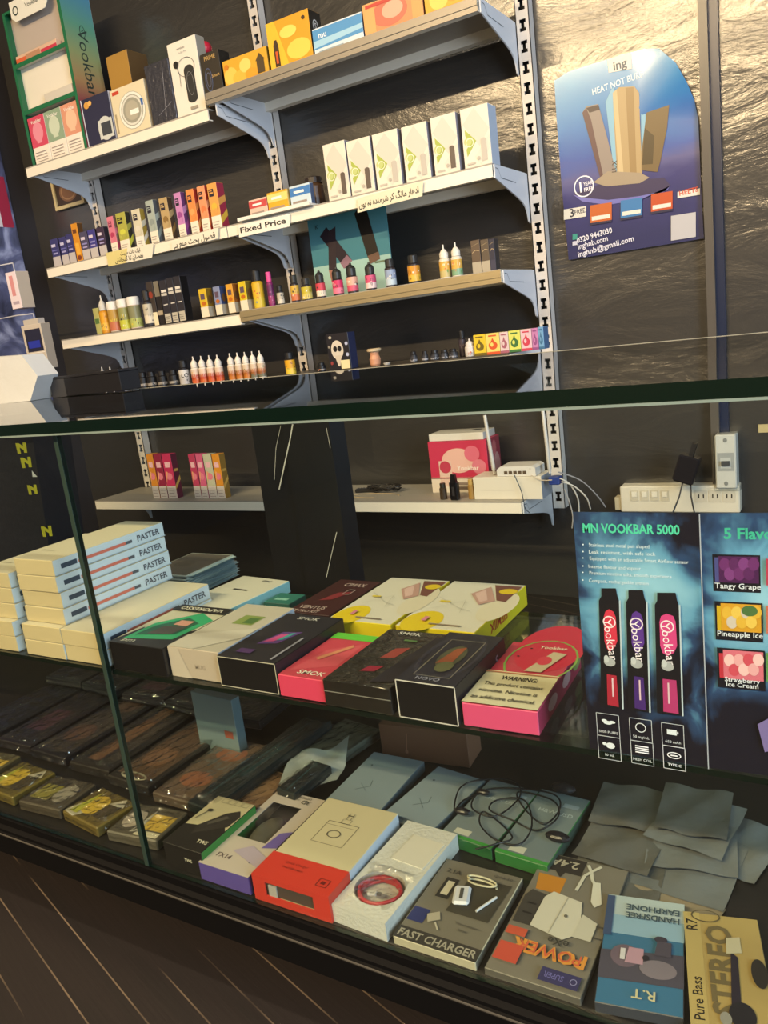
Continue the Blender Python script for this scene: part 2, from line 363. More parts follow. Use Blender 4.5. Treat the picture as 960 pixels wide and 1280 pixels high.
shelf(XE[0], XE[1], Z3, dz=-.008); shelf(XE[2], XE[3], Z3, rail=RAIL)
shelf(XE[0], XE[1], Z4, dark=True); shelf(XE[2], XE[3], Z4, dark=True)
shelf(XE[0], XE[1], Z5); shelf(XE[2], XE[3], Z5)
for i, z in enumerate((ZT, Z2, Z3, Z4, Z5)):
    bracket(UP[0] - .010, z); bracket(UP[1] - .014, z)
for i, z in enumerate((ZTR, Z2, Z3, Z4, Z5)):
    bracket(UP[1] + .012, z); bracket(UP[2] - .022, z)

# ------------------------------------------------------------------ display counter
A = 0.65
XD = -0.886                      # divider / joint
CXL, CXR = -2.1, 0.55
zt0 = CZ - .073; DECK = CZ - .711; MID = CZ - .404
ct = empty('display_counter', (-.8, .95, 0), 0, 'long glass display counter with black base and green glass edges, in front of shelving', 'counter')
def relc(o): o.location = o.location - ct.location; return o
def ztop(x): return CZ - .055 - .0087 * (x + 1.0) / .94
def slab(x0, x1, y0, y1, z0f, z1f, m, em, el=None):
    b = B(); v = [(x, y, f(x)) for f in (z0f, z1f) for y in (y0, y1) for x in (x0, x1)]
    b.add(v, [(0, 2, 3, 1), (4, 5, 7, 6)], m); b.add(v, [(0, 1, 5, 4), (1, 3, 7, 5), (3, 2, 6, 7), (2, 0, 4, 6)], em); return b
b = slab(CXL, CXR, A - .012, 1.25, lambda x: ztop(x) - .0145, ztop, GLASS_TOP, EDGE)
relc(b.build('top_glass', ct))
b = slab(CXL, CXR, A - .0135, A + .006, lambda x: ztop(x) - .0168, lambda x: ztop(x) - .0146, EDGEL, EDGEL); relc(b.build('edge_seal', ct))
b = slab(CXL, CXR, 1.2505, 1.2535, lambda x: ztop(x) - .0150, lambda x: ztop(x) + .0006, EDGEL, mat('8f8c80', .3, name='back_edge_strip')); relc(b.build('back_edge_strip', ct))
def pane(x0, x1, y0, y1, z0, z1, name='front_pane'):
    b = B(); v = [(x, y, z if z < CZ - .2 else z - .0087 * (x + 1) / .94) for z in (z0, z1) for y in (y0, y1) for x in (x0, x1)]
    thin_y = (y1 - y0) < (x1 - x0)
    big = [(0, 1, 5, 4), (3, 2, 6, 7)] if thin_y else [(1, 3, 7, 5), (2, 0, 4, 6)]; rest = [(1, 3, 7, 5), (2, 0, 4, 6)] if thin_y else [(0, 1, 5, 4), (3, 2, 6, 7)]
    b.add(v, big, GLASS); b.add(v, rest + [(0, 2, 3, 1), (4, 5, 7, 6)], EDGE); return relc(b.build(name, ct))
ZP = CZ - .0722
pane(CXL, XD - .0065, A, A + .006, DECK, ZP); pane(XD + .0015, CXR, A, A + .006, DECK, ZP)
SIL = glass_mat('silicone_seam', (0.7, 0.74, 0.72), 1.0, 0.3, alpha=0.6, base='7f8f86')
relc(B().box(XD - .0064, A - .0006, DECK, XD + .0014, A + .0065, ZP - .001, mat('26352e', .3, name='seam_edge')).build('glass_joint', ct))
def gshelf(x0, x1, y0, y1, z):
    b = slab(x0, x1, y0, y1, lambda x: z - .006, lambda x: z, SHELF_GLASS, EDGE); relc(b.build('glass_shelf', ct))
gshelf(CXL + .01, XD - .008, A + .008, .985, MID); gshelf(XD + .002, CXR - .01, A + .008, .985, MID)
b = B().box(CXL, A + .008, DECK - .018, CXR, 1.24, DECK, mat('1c1a19', .35, name='base_deck')); relc(b.build('base_deck', ct))
pr = [(A - .004, DECK - .002), (A + .008, DECK - .002), (A + .008, CZ - .772), (A - .014, CZ - .772), (A - .014, CZ - .738), (A - .010, CZ - .733), (A - .010, CZ - .728), (A - .004, CZ - .724)]
b = B().prism(pr, CXL, CXR, mat('070606', .7, name='base_moulding')); b.box(CXL, A - .0155, CZ - .7348, CXR, A - .0139, CZ - .7332, mat('4a463f', .45, 0, name='moulding_line'))
relc(b.build('base_moulding', ct))
b = B().box(CXL, A + .009, 0.108, CXR, 1.22, DECK - .018, BLK).box(CXL + .02, A + .10, 0, CXR - .02, 1.2, .108, BLK); relc(b.build('base_cabinet', ct))
relc(B().box(CXL, 1.19, DECK, CXR, 1.20, CZ - .50, mat('2a2422', .5, name='back_board')).build('back_board', ct))
def marble_mat():
    m = bpy.data.materials.new('black_marble_laminate'); m.use_nodes = True; nt = m.node_tree; bb = nt.nodes['Principled BSDF']; L = nt.links.new
    bb.inputs['Roughness'].default_value = .4; tc = nt.nodes.new('ShaderNodeTexCoord'); n = nt.nodes.new('ShaderNodeTexNoise'); n.inputs['Scale'].default_value = 4
    n.inputs['Detail'].default_value = 5; cr = nt.nodes.new('ShaderNodeValToRGB'); cr.color_ramp.elements[0].color = hexc('0b0b0e'); cr.color_ramp.elements[1].color = hexc('15151b')
    L(tc.outputs['Object'], n.inputs['Vector']); L(n.outputs['Fac'], cr.inputs[0]); L(cr.outputs[0], bb.inputs['Base Color']); return m
MB = marble_mat()
pl0, pl1, pl2 = PY(316, 560, 1.14), PY(357, 560, 1.14), PY(415, 560, 1.14)
b = B(); b.box(pl0.x, 1.145, DECK, pl1.x - .001, 1.185, CZ - .09, MB); b.box(pl1.x, 1.14, DECK, pl2.x, 1.188, CZ - .09, MB)
def vein(pts, wd=.0015, Y=1.1395):
    q = [PY(x, y, Y) for x, y in pts]
    for a, c in zip(q, q[1:]):
        b.add([(a.x - wd, Y, a.z), (a.x + wd * .6, Y, a.z), (c.x + wd * .6, Y, c.z), (c.x - wd, Y, c.z)], [(0, 1, 2, 3)], 'b9b4ad')
vein([(366, 530), (363, 548), (357, 575), (349, 612)], .0018); vein([(351, 532), (345, 560), (343, 600)], .0006, 1.1445); vein([(421, 665), (414, 695), (408, 722)], .001); vein([(408, 535), (413, 560)], .0006)
relc(b.build('marble_post', ct))

# ------------------------------------------------------------------ shelf goods: generic fitters
def box_on(name, label, cat, group, bl, br, tl, Y, z, depth, col, side=None, top=None, front=(), right=(), rz=0):
    """upright carton: base-left / base-right / top-left pixels on plane Y, base on z"""
    p, q, t = PY(bl[0], bl[1], Y), PY(br[0], br[1], Y), PY(tl[0], tl[1], Y)
    w_, h_ = abs(q.x - p.x), t.z - z
    b = carton_mesh(w_, depth, h_, col, side, top, front, right)
    return tag(b.build(name, loc=(p.x, Y, z + .0004), rz=rz), label, cat, group), w_, h_
def label_fn(base, marks, c=0):
    def f(i, k): return M_(base)
    return f
def bent(b, tx, r, z, h, c, ang, mw=2.2, rot=False):
    vs, fs, wd = text_tris(tx, .02); sx = min(h, mw * r / wd)
    b.add([((r + .0003) * math.cos(ang + x * sx / r), (r + .0003) * math.sin(ang + x * sx / r), z + y * h) for x, y in vs], fs, c)
def bottle(label, group, cx, base_px, top_px, wpx, Y, z, cap='taper', body='3a3a3a', capc='17171a', lab=('d9b640', 'e9e2d0'), txt=None, clear=False, name='liquid_bottle', cat='bottle', txc='1c1c22', lz=(.08, .62), scr=None):
    p = PY(cx, base_px, Y); t = PY(cx - (base_px - top_px) * .12, top_px, Y); h = t.z - z
    dist = math.hypot(p.x, Y); r = wpx / F * dist * .98 / 2 * 1.06
    e = empty(name, (p.x, Y + r, z + .0004), 0, label, cat, group)
    sh = .60 if cap in ('taper', 'nip') else .72
    if cap == 'wide': sh = .78
    B().lathe([(r * .93, 0), (r, h * .02), (r, h * (sh - .05)), (r * .8, h * (sh - .01)), (r * .55, h * sh)], M_(body) if not clear else CLEAR_PL, 20).build('bottle_body', e)
    cb = B(); cm = M_(capc) if not isinstance(capc, bpy.types.Material) else capc
    if cap == 'taper': cb.lathe([(r * .88, h * (sh - .01)), (r * .88, h * .82), (r * .62, h * .90), (r * .26, h * .94), (r * .2, h)], cm, 18)
    elif cap == 'nip': cb.lathe([(r * .8, h * (sh + .001)), (r * .82, h * .74), (r * .45, h * .84), (r * .18, h * .88), (r * .14, h)], cm, 18)
    elif cap == 'wide': cb.lathe([(r * .98, h * (sh - .04)), (r, h * .8), (r, h * .97), (r * .9, h)], cm, 20)
    else: cb.lathe([(r * .8, h * (sh + .001)), (r * .8, h * .97), (r * .7, h)], cm, 18)
    cb.build('bottle_cap', e)
    if lab:
        l0, l1 = h * lz[0], h * min(lz[1], sh - .06); seg = 24; rr = r + .0004
        lb = B(); ang = math.atan2(-(Y), -p.x)   # towards the viewer side
        lb.lathe([(rr, l0), (rr, l0 + (l1 - l0) * .42)], M_(lab[1]), seg); lb.lathe([(rr, l0 + (l1 - l0) * .42), (rr, l1)], M_(lab[0]), seg)
        for q in range(5):
            zz = l0 + (l1 - l0) * random.uniform(.1, .8); a = ang + random.uniform(-1, 1); s_ = r * random.uniform(.12, .3)
            lb.add([((rr + .0002) * math.cos(a + dx * s_ / r), (rr + .0002) * math.sin(a + dx * s_ / r), zz + dy * s_) for dx, dy in ((-1, -.6), (.8, -.9), (1, .7), (-.6, .9))], [(0, 1, 2, 3)], random.choice(lab[2:] or ('3b3540', 'c05a2a', lab[0])))
        if txt: bent(lb, txt, rr + .0002, (l0 + l1) / 2 + (l1 - l0) * .12, (l1 - l0) * .28, M_(txc), ang)
        if scr:      # band of zigzag lettering marks
            for q in range(9):
                a0 = ang - 1.3 + q * .3; zz = l0 + (l1 - l0) * .45; hh_ = (l1 - l0) * .22
                for (u0, v0, u1, v1) in ((0, -1, .16, 1), (.16, 1, .26, -.8)):
                    lb.add([((rr + .0004) * math.cos(a0 + u_), (rr + .0004) * math.sin(a0 + u_), zz + v_ * hh_) for u_, v_ in ((u0, v0), (u0 + .1, v0), (u1 + .1, v1), (u1, v1))], [(0, 1, 2, 3)], scr)
        lb.build('bottle_label', e)
    return e
YA = 2.05
# ---- top shelf, left bay
z = ZT
p0, p1, pt = PY(40, 200, YA), PY(108, 178, YA), PY(9, 28, YA)
W0 = p1.x - p0.x; H0 = pt.z - z + .03; D0 = .13
GR = mat('1f6b45', .4, name='green_card')
dc = empty('display_carton', (p0.x, YA, z + .0004), 0, 'green open-front display carton with three windows and a rainbow side, standing on top shelf', 'display carton')
b = B(); t_ = .002; fr = .012
b.box(0, 0, 0, t_, D0, H0, GR); b.box(0, D0 - t_, 0, W0, D0, H0, 'e8e4da'); b.box(0, 0, H0 - t_, W0, D0, H0, GR); b.box(0, 0, 0, W0, D0, t_, GR)
lv = [0.0, .36, .66, 1.0]
for q in lv[1:3]: b.box(t_, 0.001, q * H0 - .001, W0 - t_, D0 - t_, q * H0 + .001, 'd8d4c8')
b.build('carton_shell', dc)
b = B(); b.box(0, -.001, 0, fr, .001, H0, GR); b.box(W0 - fr, -.001, 0, W0, .001, H0, GR)
for q in lv: b.box(fr, -.001, max(0, q * H0 - .007), W0 - fr, .001, min(H0, q * H0 + .007), GR)
b.build('front_frame', dc)
B().box(t_, .028, lv[1] * H0 + .0012, W0 - t_, .029, lv[2] * H0 - .0012, 'e6dfd0').box(t_, .028, lv[2] * H0 + .0012, W0 - t_, .029, H0 - t_, 'b9aca2').build('window_insert', dc)
def grad_mat():
    m = bpy.data.materials.new('rainbow_side'); m.use_nodes = True; nt = m.node_tree; bb = nt.nodes['Principled BSDF']; L = nt.links.new
    bb.inputs['Roughness'].default_value = .35
    tc = nt.nodes.new('ShaderNodeTexCoord'); mp = nt.nodes.new('ShaderNodeMapping'); mp.inputs['Rotation'].default_value = (math.radians(12), 0, 0)
    sp = nt.nodes.new('ShaderNodeSeparateXYZ'); cr = nt.nodes.new('ShaderNodeValToRGB'); mr = nt.nodes.new('ShaderNodeMapRange'); mr.inputs['From Max'].default_value = H0
    E_ = cr.color_ramp.elements; E_[0].position = .3; E_[0].color = hexc('8a3f4c'); E_[1].position = 1; E_[1].color = hexc('4f8ba8')
    for ps, c in ((.45, 'a8845a'), (.62, '8f9a68'), (.8, '5f9a80')): q = E_.new(ps); q.color = hexc(c)
    L(tc.outputs['Object'], mp.inputs[0]); L(mp.outputs[0], sp.inputs[0]); L(sp.outputs[2], mr.inputs[0]); L(mr.outputs[0], cr.inputs[0]); L(cr.outputs[0], bb.inputs['Base Color']); return m
b = B(); b.box(W0 - t_, 0.001, 0.002, W0 + .0006, D0 - .001, H0 - .002, grad_mat())
b.art((W0 + .0006, 0, 0), (0, 1, 0), (0, 0, 1), D0, H0, [('t', 'Vookbar', .55, .56, .085, '2a3a34', -90, None, .0), ('ring', .56, .76, .09, .04, .02, '2f4a40'), ('l', [(.52, .76), (.6, .77)], .002, '2f4a40')])
b.build('rainbow_side_panel', dc)
b = B(); hw = W0 * .33
b.prism([(W0 * .5 - hw, H0 - .03), (W0 * .5 - hw * .8, H0 - .045), (W0 * .5 + hw * .8, H0 - .045), (W0 * .5 + hw, H0 - .025), (W0 * .5 + hw, H0 + .02), (W0 * .5 - hw, H0 + .02)], -.004, -.002, M_('e9e6da'), 'y')
b.art((0, -.004, 0), (1, 0, 0), (0, 0, 1), W0, H0, [('t', 'Vookbar', .56, 1 - .01 / H0, .012 / H0 * 1.2, '2c3a34'), ('ring', .26, 1 - .012 / H0, .05, .05 * W0 / H0, .015, '2c3a34')]); b.build('header_tag', dc)
for i, (c1, c2, lb) in enumerate((('cf4a63', 'e48fa0', 'pink'), ('8fa58b', 'c9d3bd', 'green and white'), ('d8977b', 'e7bfa0', 'peach'))):
    w_ = (W0 - 2 * fr) / 3 - .003
    b = carton_mesh(w_, .02, lv[1] * H0 - .022, 'ece3d6', front=[('r', 0, .38, 1, .62, c1), ('e', .5, .68, .32, .2, c2), ('r', .35, .45, .3, .2, c2), ('t', 'Vookbar', .5, .9, .07, 'f4efe6', 0, .85)] +
                    [('r', .12, .08 + .06 * q, .7, .015, 'a89a90') for q in range(4)])
    tag(b.build('vape_carton', loc=(p0.x + fr + .002 + i * (w_ + .003), YA + .004, z + .0032)), lb + ' slim vape carton inside bottom window of green display carton', 'carton', 'vape cartons in the green display carton')
b = carton_mesh(W0 * .74, .02, .03, 'd8b49a', front=[('r', 0, 0, .25, .7, 'd2643c'), ('r', .25, .2, .35, .6, 'b98a6a'), ('r', .62, .1, .38, .5, 'c83a50')]); tag(b.build('vape_carton', loc=(p0.x + .02, YA + .004, z + lv[2] * H0 + .0016), rz=0), 'peach carton lying inside top window of green display carton', 'carton', 'vape cartons in the green display carton')
b = carton_mesh(W0 * .5, .02, .035, 'cfc8bc'); tag(b.build('paper_packet', loc=(p0.x + W0 * .42, YA + .005, z + lv[1] * H0 + .0016)), 'pale packet inside middle window of green display carton', 'packet')
LINES = lambda c, n=4, x=.15, w_=.7, y=.06, dy=.05, h_=.012: [('r', x, y + dy * q, w_ * (1 - .15 * (q % 2)), h_, c) for q in range(n)]
G1 = 'cartons on the top shelf'
box_on('gadget_carton', 'navy carton printed with a white rounded gadget, next to the green display carton', 'carton', G1, (110, 178), (144, 167), (101, 126), YA, z, .05, '2a2b45', side='c9c7cf',
       front=[('r', 0, 0, .03, 1, 'cfd4e6'), ('e', .72, .3, .26, .24, 'c9ccc8'), ('r', .48, .1, .5, .38, 'c9ccc8'), ('r', .58, .16, .34, .26, '3c4048'), ('e', .2, .86, .1, .07, 'd09a4a'), ('e', .32, .88, .07, .05, 'e2b060')])
box_on('cable_carton', 'cream carton showing a coiled white cable through a round window', 'carton', G1, (146, 166), (188, 152), (143, 112), YA, z, .05, 'ddd0b0', side='c2b394',
       front=[('r', .06, .88, .2, .07, 'c2452f'), ('r', .04, .1, .05, .4, 'a89878'), ('e', .56, .47, .38, .38, '9c9a8c'), ('ring', .56, .47, .37, .37, .05, 'e9e6dc'), ('ring', .56, .47, .30, .30, .04, 'd8d6cc'), ('e', .56, .47, .2, .2, 'b0aa98'), ('r', .5, .38, .25, .1, 'f0eee6'), ('r', .84, .5, .06, .14, '3a66a8')])
box_on('brown_carton', 'plain mustard brown carton standing behind the cable carton', 'carton', G1, (146, 150), (172, 142), (133, 72), 2.125, z, .09, 'a8803a', side='5c4526', front=[('r', .1, .1, .1, .06, '6b5020')])
box_on('foil_pouch', 'dark grey shiny foil-wrapped carton between cream and white cartons', 'carton', G1, (191, 151), (220, 141), (179, 84), YA, z, .035, mat('4a4a52', .2, .4, bump=.5, bscale=60, name='foil_wrap'), side='6a6870',
       front=[('l', [(.6, .1), (.75, .9)], .0012, 'a0a0aa'), ('l', [(.3, .15), (.9, .3)], .001, '90909a')])
box_on('earphone_carton', 'tall white carton printed with a black handset and earphone', 'carton', G1, (222, 141), (257, 130), (206, 58), YA, z, .04, 'e4ddd0', side='9a9488',
       front=[('t', 'wireless', .45, .9, .035, '6a6a6a', 0, .5), ('t', 'In-Ear Pro', .5, .84, .025, '9a9a9a', 0, .4), ('e', .62, .58, .17, .07, '2c2c2c'), ('r', .45, .2, .34, .38, '2c2c2c'), ('e', .62, .2, .17, .06, '2c2c2c'), ('ring', .62, .4, .12, .16, .012, '8a8a8a'), ('e', .22, .7, .09, .05, '1d1d1d'), ('l', [(.24, .68), (.3, .55), (.28, .4)], .0012, '2c2c2c'), ('ring', .55, .63, .3, .13, .012, '5a5a5a'), ('r', .5, .05, .25, .04, '9a9080')])
bb_ = B().ball((0, 0, .018), .018, mat('b02038', .35), seg=20, rings=12); pr_ = PY(254, 60, 2.15)
tag(empty_ := bb_.build('red_ball', loc=(pr_.x, 2.15, z + .0004)), 'small red round tin lid behind the tall white earphone carton', 'ball') if False else None
e = empty('red_ball_stand', (pr_.x, 2.16, z + .0004), 0, 'red ball-topped stand behind tall white earphone carton', 'ornament')  # ornament: red ball on a stand, gives no light
hh = pr_.z - z
B().lathe([(.02, 0), (.02, .004), (.004, .008), (.004, hh - .015)], M_('3a2a2a')).build('stand', e); B().ball((0, 0, hh), .021, mat('b02038', .35), seg=20, rings=12).build('red_ball', e)
box_on('gold_lettered_carton', 'black carton with gold lettering and oval outline on the top shelf', 'carton', G1, (259, 128), (281, 120), (243, 72), YA, z, .05, '2c261f', side='15120f',
       front=[('t', 'PRIME', .5, .9, .08, 'b8965a', 0, .8), ('ring', .3, .5, .2, .22, .03, '4a5a80'), ('ring', .3, .5, .12, .14, .02, '6a7290'), ('t', 'Smart', .7, .55, .06, 'b8965a', 0, .45), ('p', [(.05, .02), (.25, .1), (.6, .05), (.6, .0)], 'c99a30')])
z = ZTR
YB2 = 2.045
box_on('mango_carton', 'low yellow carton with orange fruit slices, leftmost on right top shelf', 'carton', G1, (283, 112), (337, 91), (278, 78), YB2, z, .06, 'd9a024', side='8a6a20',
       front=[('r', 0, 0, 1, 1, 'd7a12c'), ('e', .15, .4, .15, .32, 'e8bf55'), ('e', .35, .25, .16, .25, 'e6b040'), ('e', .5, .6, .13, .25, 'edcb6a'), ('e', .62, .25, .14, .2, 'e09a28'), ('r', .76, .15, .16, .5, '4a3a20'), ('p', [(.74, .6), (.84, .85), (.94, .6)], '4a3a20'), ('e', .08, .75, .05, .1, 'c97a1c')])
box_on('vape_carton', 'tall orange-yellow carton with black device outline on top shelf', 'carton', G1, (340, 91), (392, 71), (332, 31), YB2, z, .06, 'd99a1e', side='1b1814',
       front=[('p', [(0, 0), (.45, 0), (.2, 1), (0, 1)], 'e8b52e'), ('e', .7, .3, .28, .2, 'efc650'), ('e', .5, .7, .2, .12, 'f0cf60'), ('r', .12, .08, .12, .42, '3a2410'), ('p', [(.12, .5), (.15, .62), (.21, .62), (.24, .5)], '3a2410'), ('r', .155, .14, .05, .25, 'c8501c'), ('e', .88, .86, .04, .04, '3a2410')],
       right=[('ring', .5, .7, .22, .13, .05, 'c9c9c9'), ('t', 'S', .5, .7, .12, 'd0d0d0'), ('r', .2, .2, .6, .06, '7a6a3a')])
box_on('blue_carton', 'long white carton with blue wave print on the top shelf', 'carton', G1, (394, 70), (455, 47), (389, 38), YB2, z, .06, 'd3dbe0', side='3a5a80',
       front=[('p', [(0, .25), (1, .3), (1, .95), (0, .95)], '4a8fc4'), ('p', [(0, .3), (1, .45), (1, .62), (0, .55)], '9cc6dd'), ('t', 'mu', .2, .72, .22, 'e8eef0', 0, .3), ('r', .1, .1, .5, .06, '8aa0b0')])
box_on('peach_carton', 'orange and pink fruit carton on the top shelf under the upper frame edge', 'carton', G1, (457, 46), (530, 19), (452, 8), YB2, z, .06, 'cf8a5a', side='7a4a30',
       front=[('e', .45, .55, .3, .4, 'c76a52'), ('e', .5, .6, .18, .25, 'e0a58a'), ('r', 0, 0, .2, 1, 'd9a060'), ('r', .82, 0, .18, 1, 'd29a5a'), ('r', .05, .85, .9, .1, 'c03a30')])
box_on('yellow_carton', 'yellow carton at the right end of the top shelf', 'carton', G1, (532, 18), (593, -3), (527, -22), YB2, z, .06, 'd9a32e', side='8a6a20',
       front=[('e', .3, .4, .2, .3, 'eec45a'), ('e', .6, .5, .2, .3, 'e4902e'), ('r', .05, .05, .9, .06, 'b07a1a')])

# ---- second tier
z = Z2; G2 = 'slim vape cartons on the second tier'
def c4(x, y): return (x / 3, 200 + y / 3)
def slim(label, tl, bl, br, c, side, low='e6dccb', acc=None, txc='2a2430', dp=.022, txt='MOTI'):
    ac = acc or side
    return box_on('vape_carton', label, 'carton', G2, c4(*bl), c4(*br), c4(*tl), YA, z, dp, c, side=side,
                  front=[('r', 0, 0, 1, .30, low), ('r', .12, .72, .5, .16, txc), ('r', .18, .78, .38, .03, c), ('r', .18, .83, .3, .02, c), ('e', .5, .5, .3, .08, ac), ('e', .6, .4, .2, .06, c)] + LINES('a89e92', 3, .15, .65, .05, .06),
                  right=[('p', [(0, .1), (1, .3), (1, .45), (0, .25)], ac), ('p', [(0, .5), (1, .62), (1, .75), (0, .66)], c)])
for i, (tl, bl, br) in enumerate((((188, 300), (205, 396), (232, 390)), ((222, 292), (238, 390), (262, 383)), ((250, 280), (265, 385), (288, 378)))):
    box_on('vape_carton', 'small navy and silver carton, %s from the left on second tier' % ORD[i], 'carton', G2, c4(*bl), c4(*br), c4(*tl), YA, z, .022, '34336b', side='23203a',
           front=[('r', 0, 0, 1, .38, 'b9b3b4'), ('r', .1, .72, .55, .1, 'c0bede'), ('r', .1, .58, .7, .04, '6a6ab0'), ('r', .2, .46, .6, .06, '9a98c8')], right=[('r', .2, .2, .6, .5, '3a3560')])
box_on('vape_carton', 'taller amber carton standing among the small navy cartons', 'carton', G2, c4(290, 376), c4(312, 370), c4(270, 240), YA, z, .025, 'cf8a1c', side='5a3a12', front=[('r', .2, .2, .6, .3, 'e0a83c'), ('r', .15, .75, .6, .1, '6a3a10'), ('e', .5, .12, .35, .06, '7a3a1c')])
for i, (tl, bl, br, c) in enumerate((((300, 272), (315, 372), (342, 366), '4a4560'), ((330, 264), (345, 365), (372, 359), '3f3a86'), ((362, 255), (378, 358), (405, 351), '3a2a40'))):
    box_on('vape_carton', ['grey-violet', 'bright violet', 'plum and dark-sided'][i] + ' small carton right of the amber carton', 'carton', G2, c4(*bl), c4(*br), c4(*tl), YA, z, .022, c, side='241c28',
           front=[('r', 0, 0, 1, .38, 'bcb5b4'), ('r', .1, .72, .55, .1, 'cfc4d6'), ('r', .15, .56, .7, .05, '8a86c0'), ('r', .2, .44, .6, .05, 'a59ac8')])
slim('pink carton with dark logo, just right of the navy cartons', (402, 215), (422, 341), (445, 336), 'd2788c', '8a6a60', txc='7a2a44', acc='b03a5c')
slim('lime and black banana carton above the yellow paper note', (435, 202), (455, 331), (490, 325), 'a8a648', '2c2a1c', acc='c9c94a', txc='26241c')
slim('cream carton with small dark logo and mustard side', (490, 190), (515, 325), (545, 317), 'cfc8b0', 'a08838', low='e6e0d6', acc='d6d0c0')
slim('pale grey-green carton with emblem, sixth tall one on second tier', (543, 156), (570, 311), (598, 303), 'a2aca4', '55585c', acc='8a9490')
slim('tan carton with brown striped side on second tier', (595, 146), (620, 300), (650, 292), 'b49a6c', '4a3828', acc='8a6c3c')
slim('pink and violet carton on second tier', (645, 128), (675, 280), (700, 273), 'c284b8', '6c3a70', acc='9a4a90')
slim('orange carton with scarlet side, left one of the two', (690, 116), (720, 267), (748, 260), 'de8a4a', 'a83020', acc='e8a060')
slim('orange carton with scarlet side, right one of the two', (737, 102), (762, 261), (790, 255), 'e09468', 'a8301c', acc='e07a4a')
slim('widest yellow-orange carton with crimson side, rightmost slim one', (782, 90), (800, 256), (834, 246), 'dc9c50', '9a2a44', acc='d8b040', dp=.035)
# paper notes hung over the shelf lip
def note(label, pts, items, col='e3dccb', name='paper_note', Y=2.012, curl=.0):
    q = [PY(x, y, Y) for x, y in pts]      # tl, tr, br, bl
    cx = sum((p.x for p in q)) / 4
    b = B(); n = 8; u_ = []
    for row in (0, 1):
        for i in range(n + 1):
            f = i / n; top = q[0].lerp(q[1], f); bot = q[3].lerp(q[2], f)
            p = top.copy() if row == 0 else bot.copy(); p.y = Y - (0 if row == 0 else curl) - .001 * math.sin(f * math.pi); u_.append(p)
    o = q[3]; off = Vector((o.x, Y, o.z)); V = [v - off for v in u_]
    b.add(V + [v + Vector((0, .0004, 0)) for v in V], [(i + n + 1, i + n + 2, i + 1, i) for i in range(n)] + [(i + 2 * n + 2, i + 2 * n + 3, i + 3 * n + 4, i + 3 * n + 3) for i in range(n)], col)
    U = (q[2] - q[3]); U.y = 0; Wd = U.length; U.normalize(); Vv = (q[0] - q[3]); Vv.y = 0; Hh = Vv.length
    Vn = Vector((-U.z, 0, U.x))
    b.art(Vector((0, -.0012 - curl, 0)), U, Vn, Wd, Hh, items)
    return tag(b.build(name, loc=off), label, 'note', 'paper notes on the shelf lips')
INK = mat('2a2624', .7)
note('yellowed paper note with two lines of Urdu script, leftmost of the notes', [(134, 316), (192, 304), (190, 322), (136, 333)],
     [('p', [(0, 0), (.42, 0), (.5, 1), (0, 1)], 'd6c987'), ('t', shape_urdu('ایک بات سیٹ'), .55, .72, .26, INK, 0, .55), ('t', shape_urdu('نقصان کا گنجائش'), .5, .3, .3, INK, 0, .85)])
note('white paper note with one line of Urdu script under the orange cartons', [(214, 302), (273, 284), (273, 298), (215, 313)], [('t', shape_urdu('فضول بحث منع ہے'), .5, .5, .62, INK, 0, .9)])
note('white note reading Fixed Price on the shelf lip', [(298, 281), (362, 267), (362, 283), (299, 297)], [('t', 'Fixed Price', .5, .52, .42, mat('241f1e', .6), 0, -.9, .02)], 'e9e4da')
note('cream note with one line of Urdu script below the white cartons', [(447, 248), (529, 226), (528, 245), (447, 266)], [('t', shape_urdu('ادھار مانگ کر شرمندہ نہ ہوں'), .5, .5, .42, INK, 0, .92)], 'ddd5bb')
# tray with small packs
ty = empty('small_tray', (0, 0, 0), 0, 'small white tray at the front of the second tier holding three packs', 'tray')
ta, tb_ = PY(297, 277, 2.0), PY(386, 252, 2.0)
ty.location = ((ta.x + tb_.x) / 2, 2.03, z); hwid = (tb_.x - ta.x) / 2
B().box(-hwid, -.028, .0004, hwid, .05, .006, 'dcd6cc').box(-hwid, -.03, .0004, hwid, -.028, .010, 'e4e0d8').build('tray_base', ty)
for i, (bl, br, tl, c, c2, nm) in enumerate((((313, 268), (335, 263), (312, 251), 'd9b8a8', 'c04a4a', 'red and white'), ((336, 262), (361, 256), (334, 242), 'd8a42c', 'e9cf7a', 'yellow'), ((364, 255), (389, 249), (362, 234), 'c2d3de', '3f78b8', 'blue and white'))):
    box_on('stick_pack', nm + ' tobacco stick pack standing on the small white tray', 'pack', 'packs on the small white tray', bl, br, tl, 2.02, z + .0062, .02, c, side='4a5a78' if i == 2 else c2, front=[('r', 0, .5, 1, .4, c2), ('r', .1, .15, .7, .1, '9a8a80'), ('r', .2, .62, .5, .12, 'f0ece4')])
pj = PY(392, 244, 2.12)
e = empty('brown_jar', (pj.x, 2.13, z + .0004), 0, 'squat dark brown jar standing behind the small tray', 'jar')
B().lathe([(.026, 0), (.03, .004), (.03, .07), (.024, .08)], mat('4a3626', .3)).build('jar_body', e); B().lathe([(.027, .0805), (.027, .096), (.025, .098)], mat('2c2420', .4)).build('jar_lid', e)
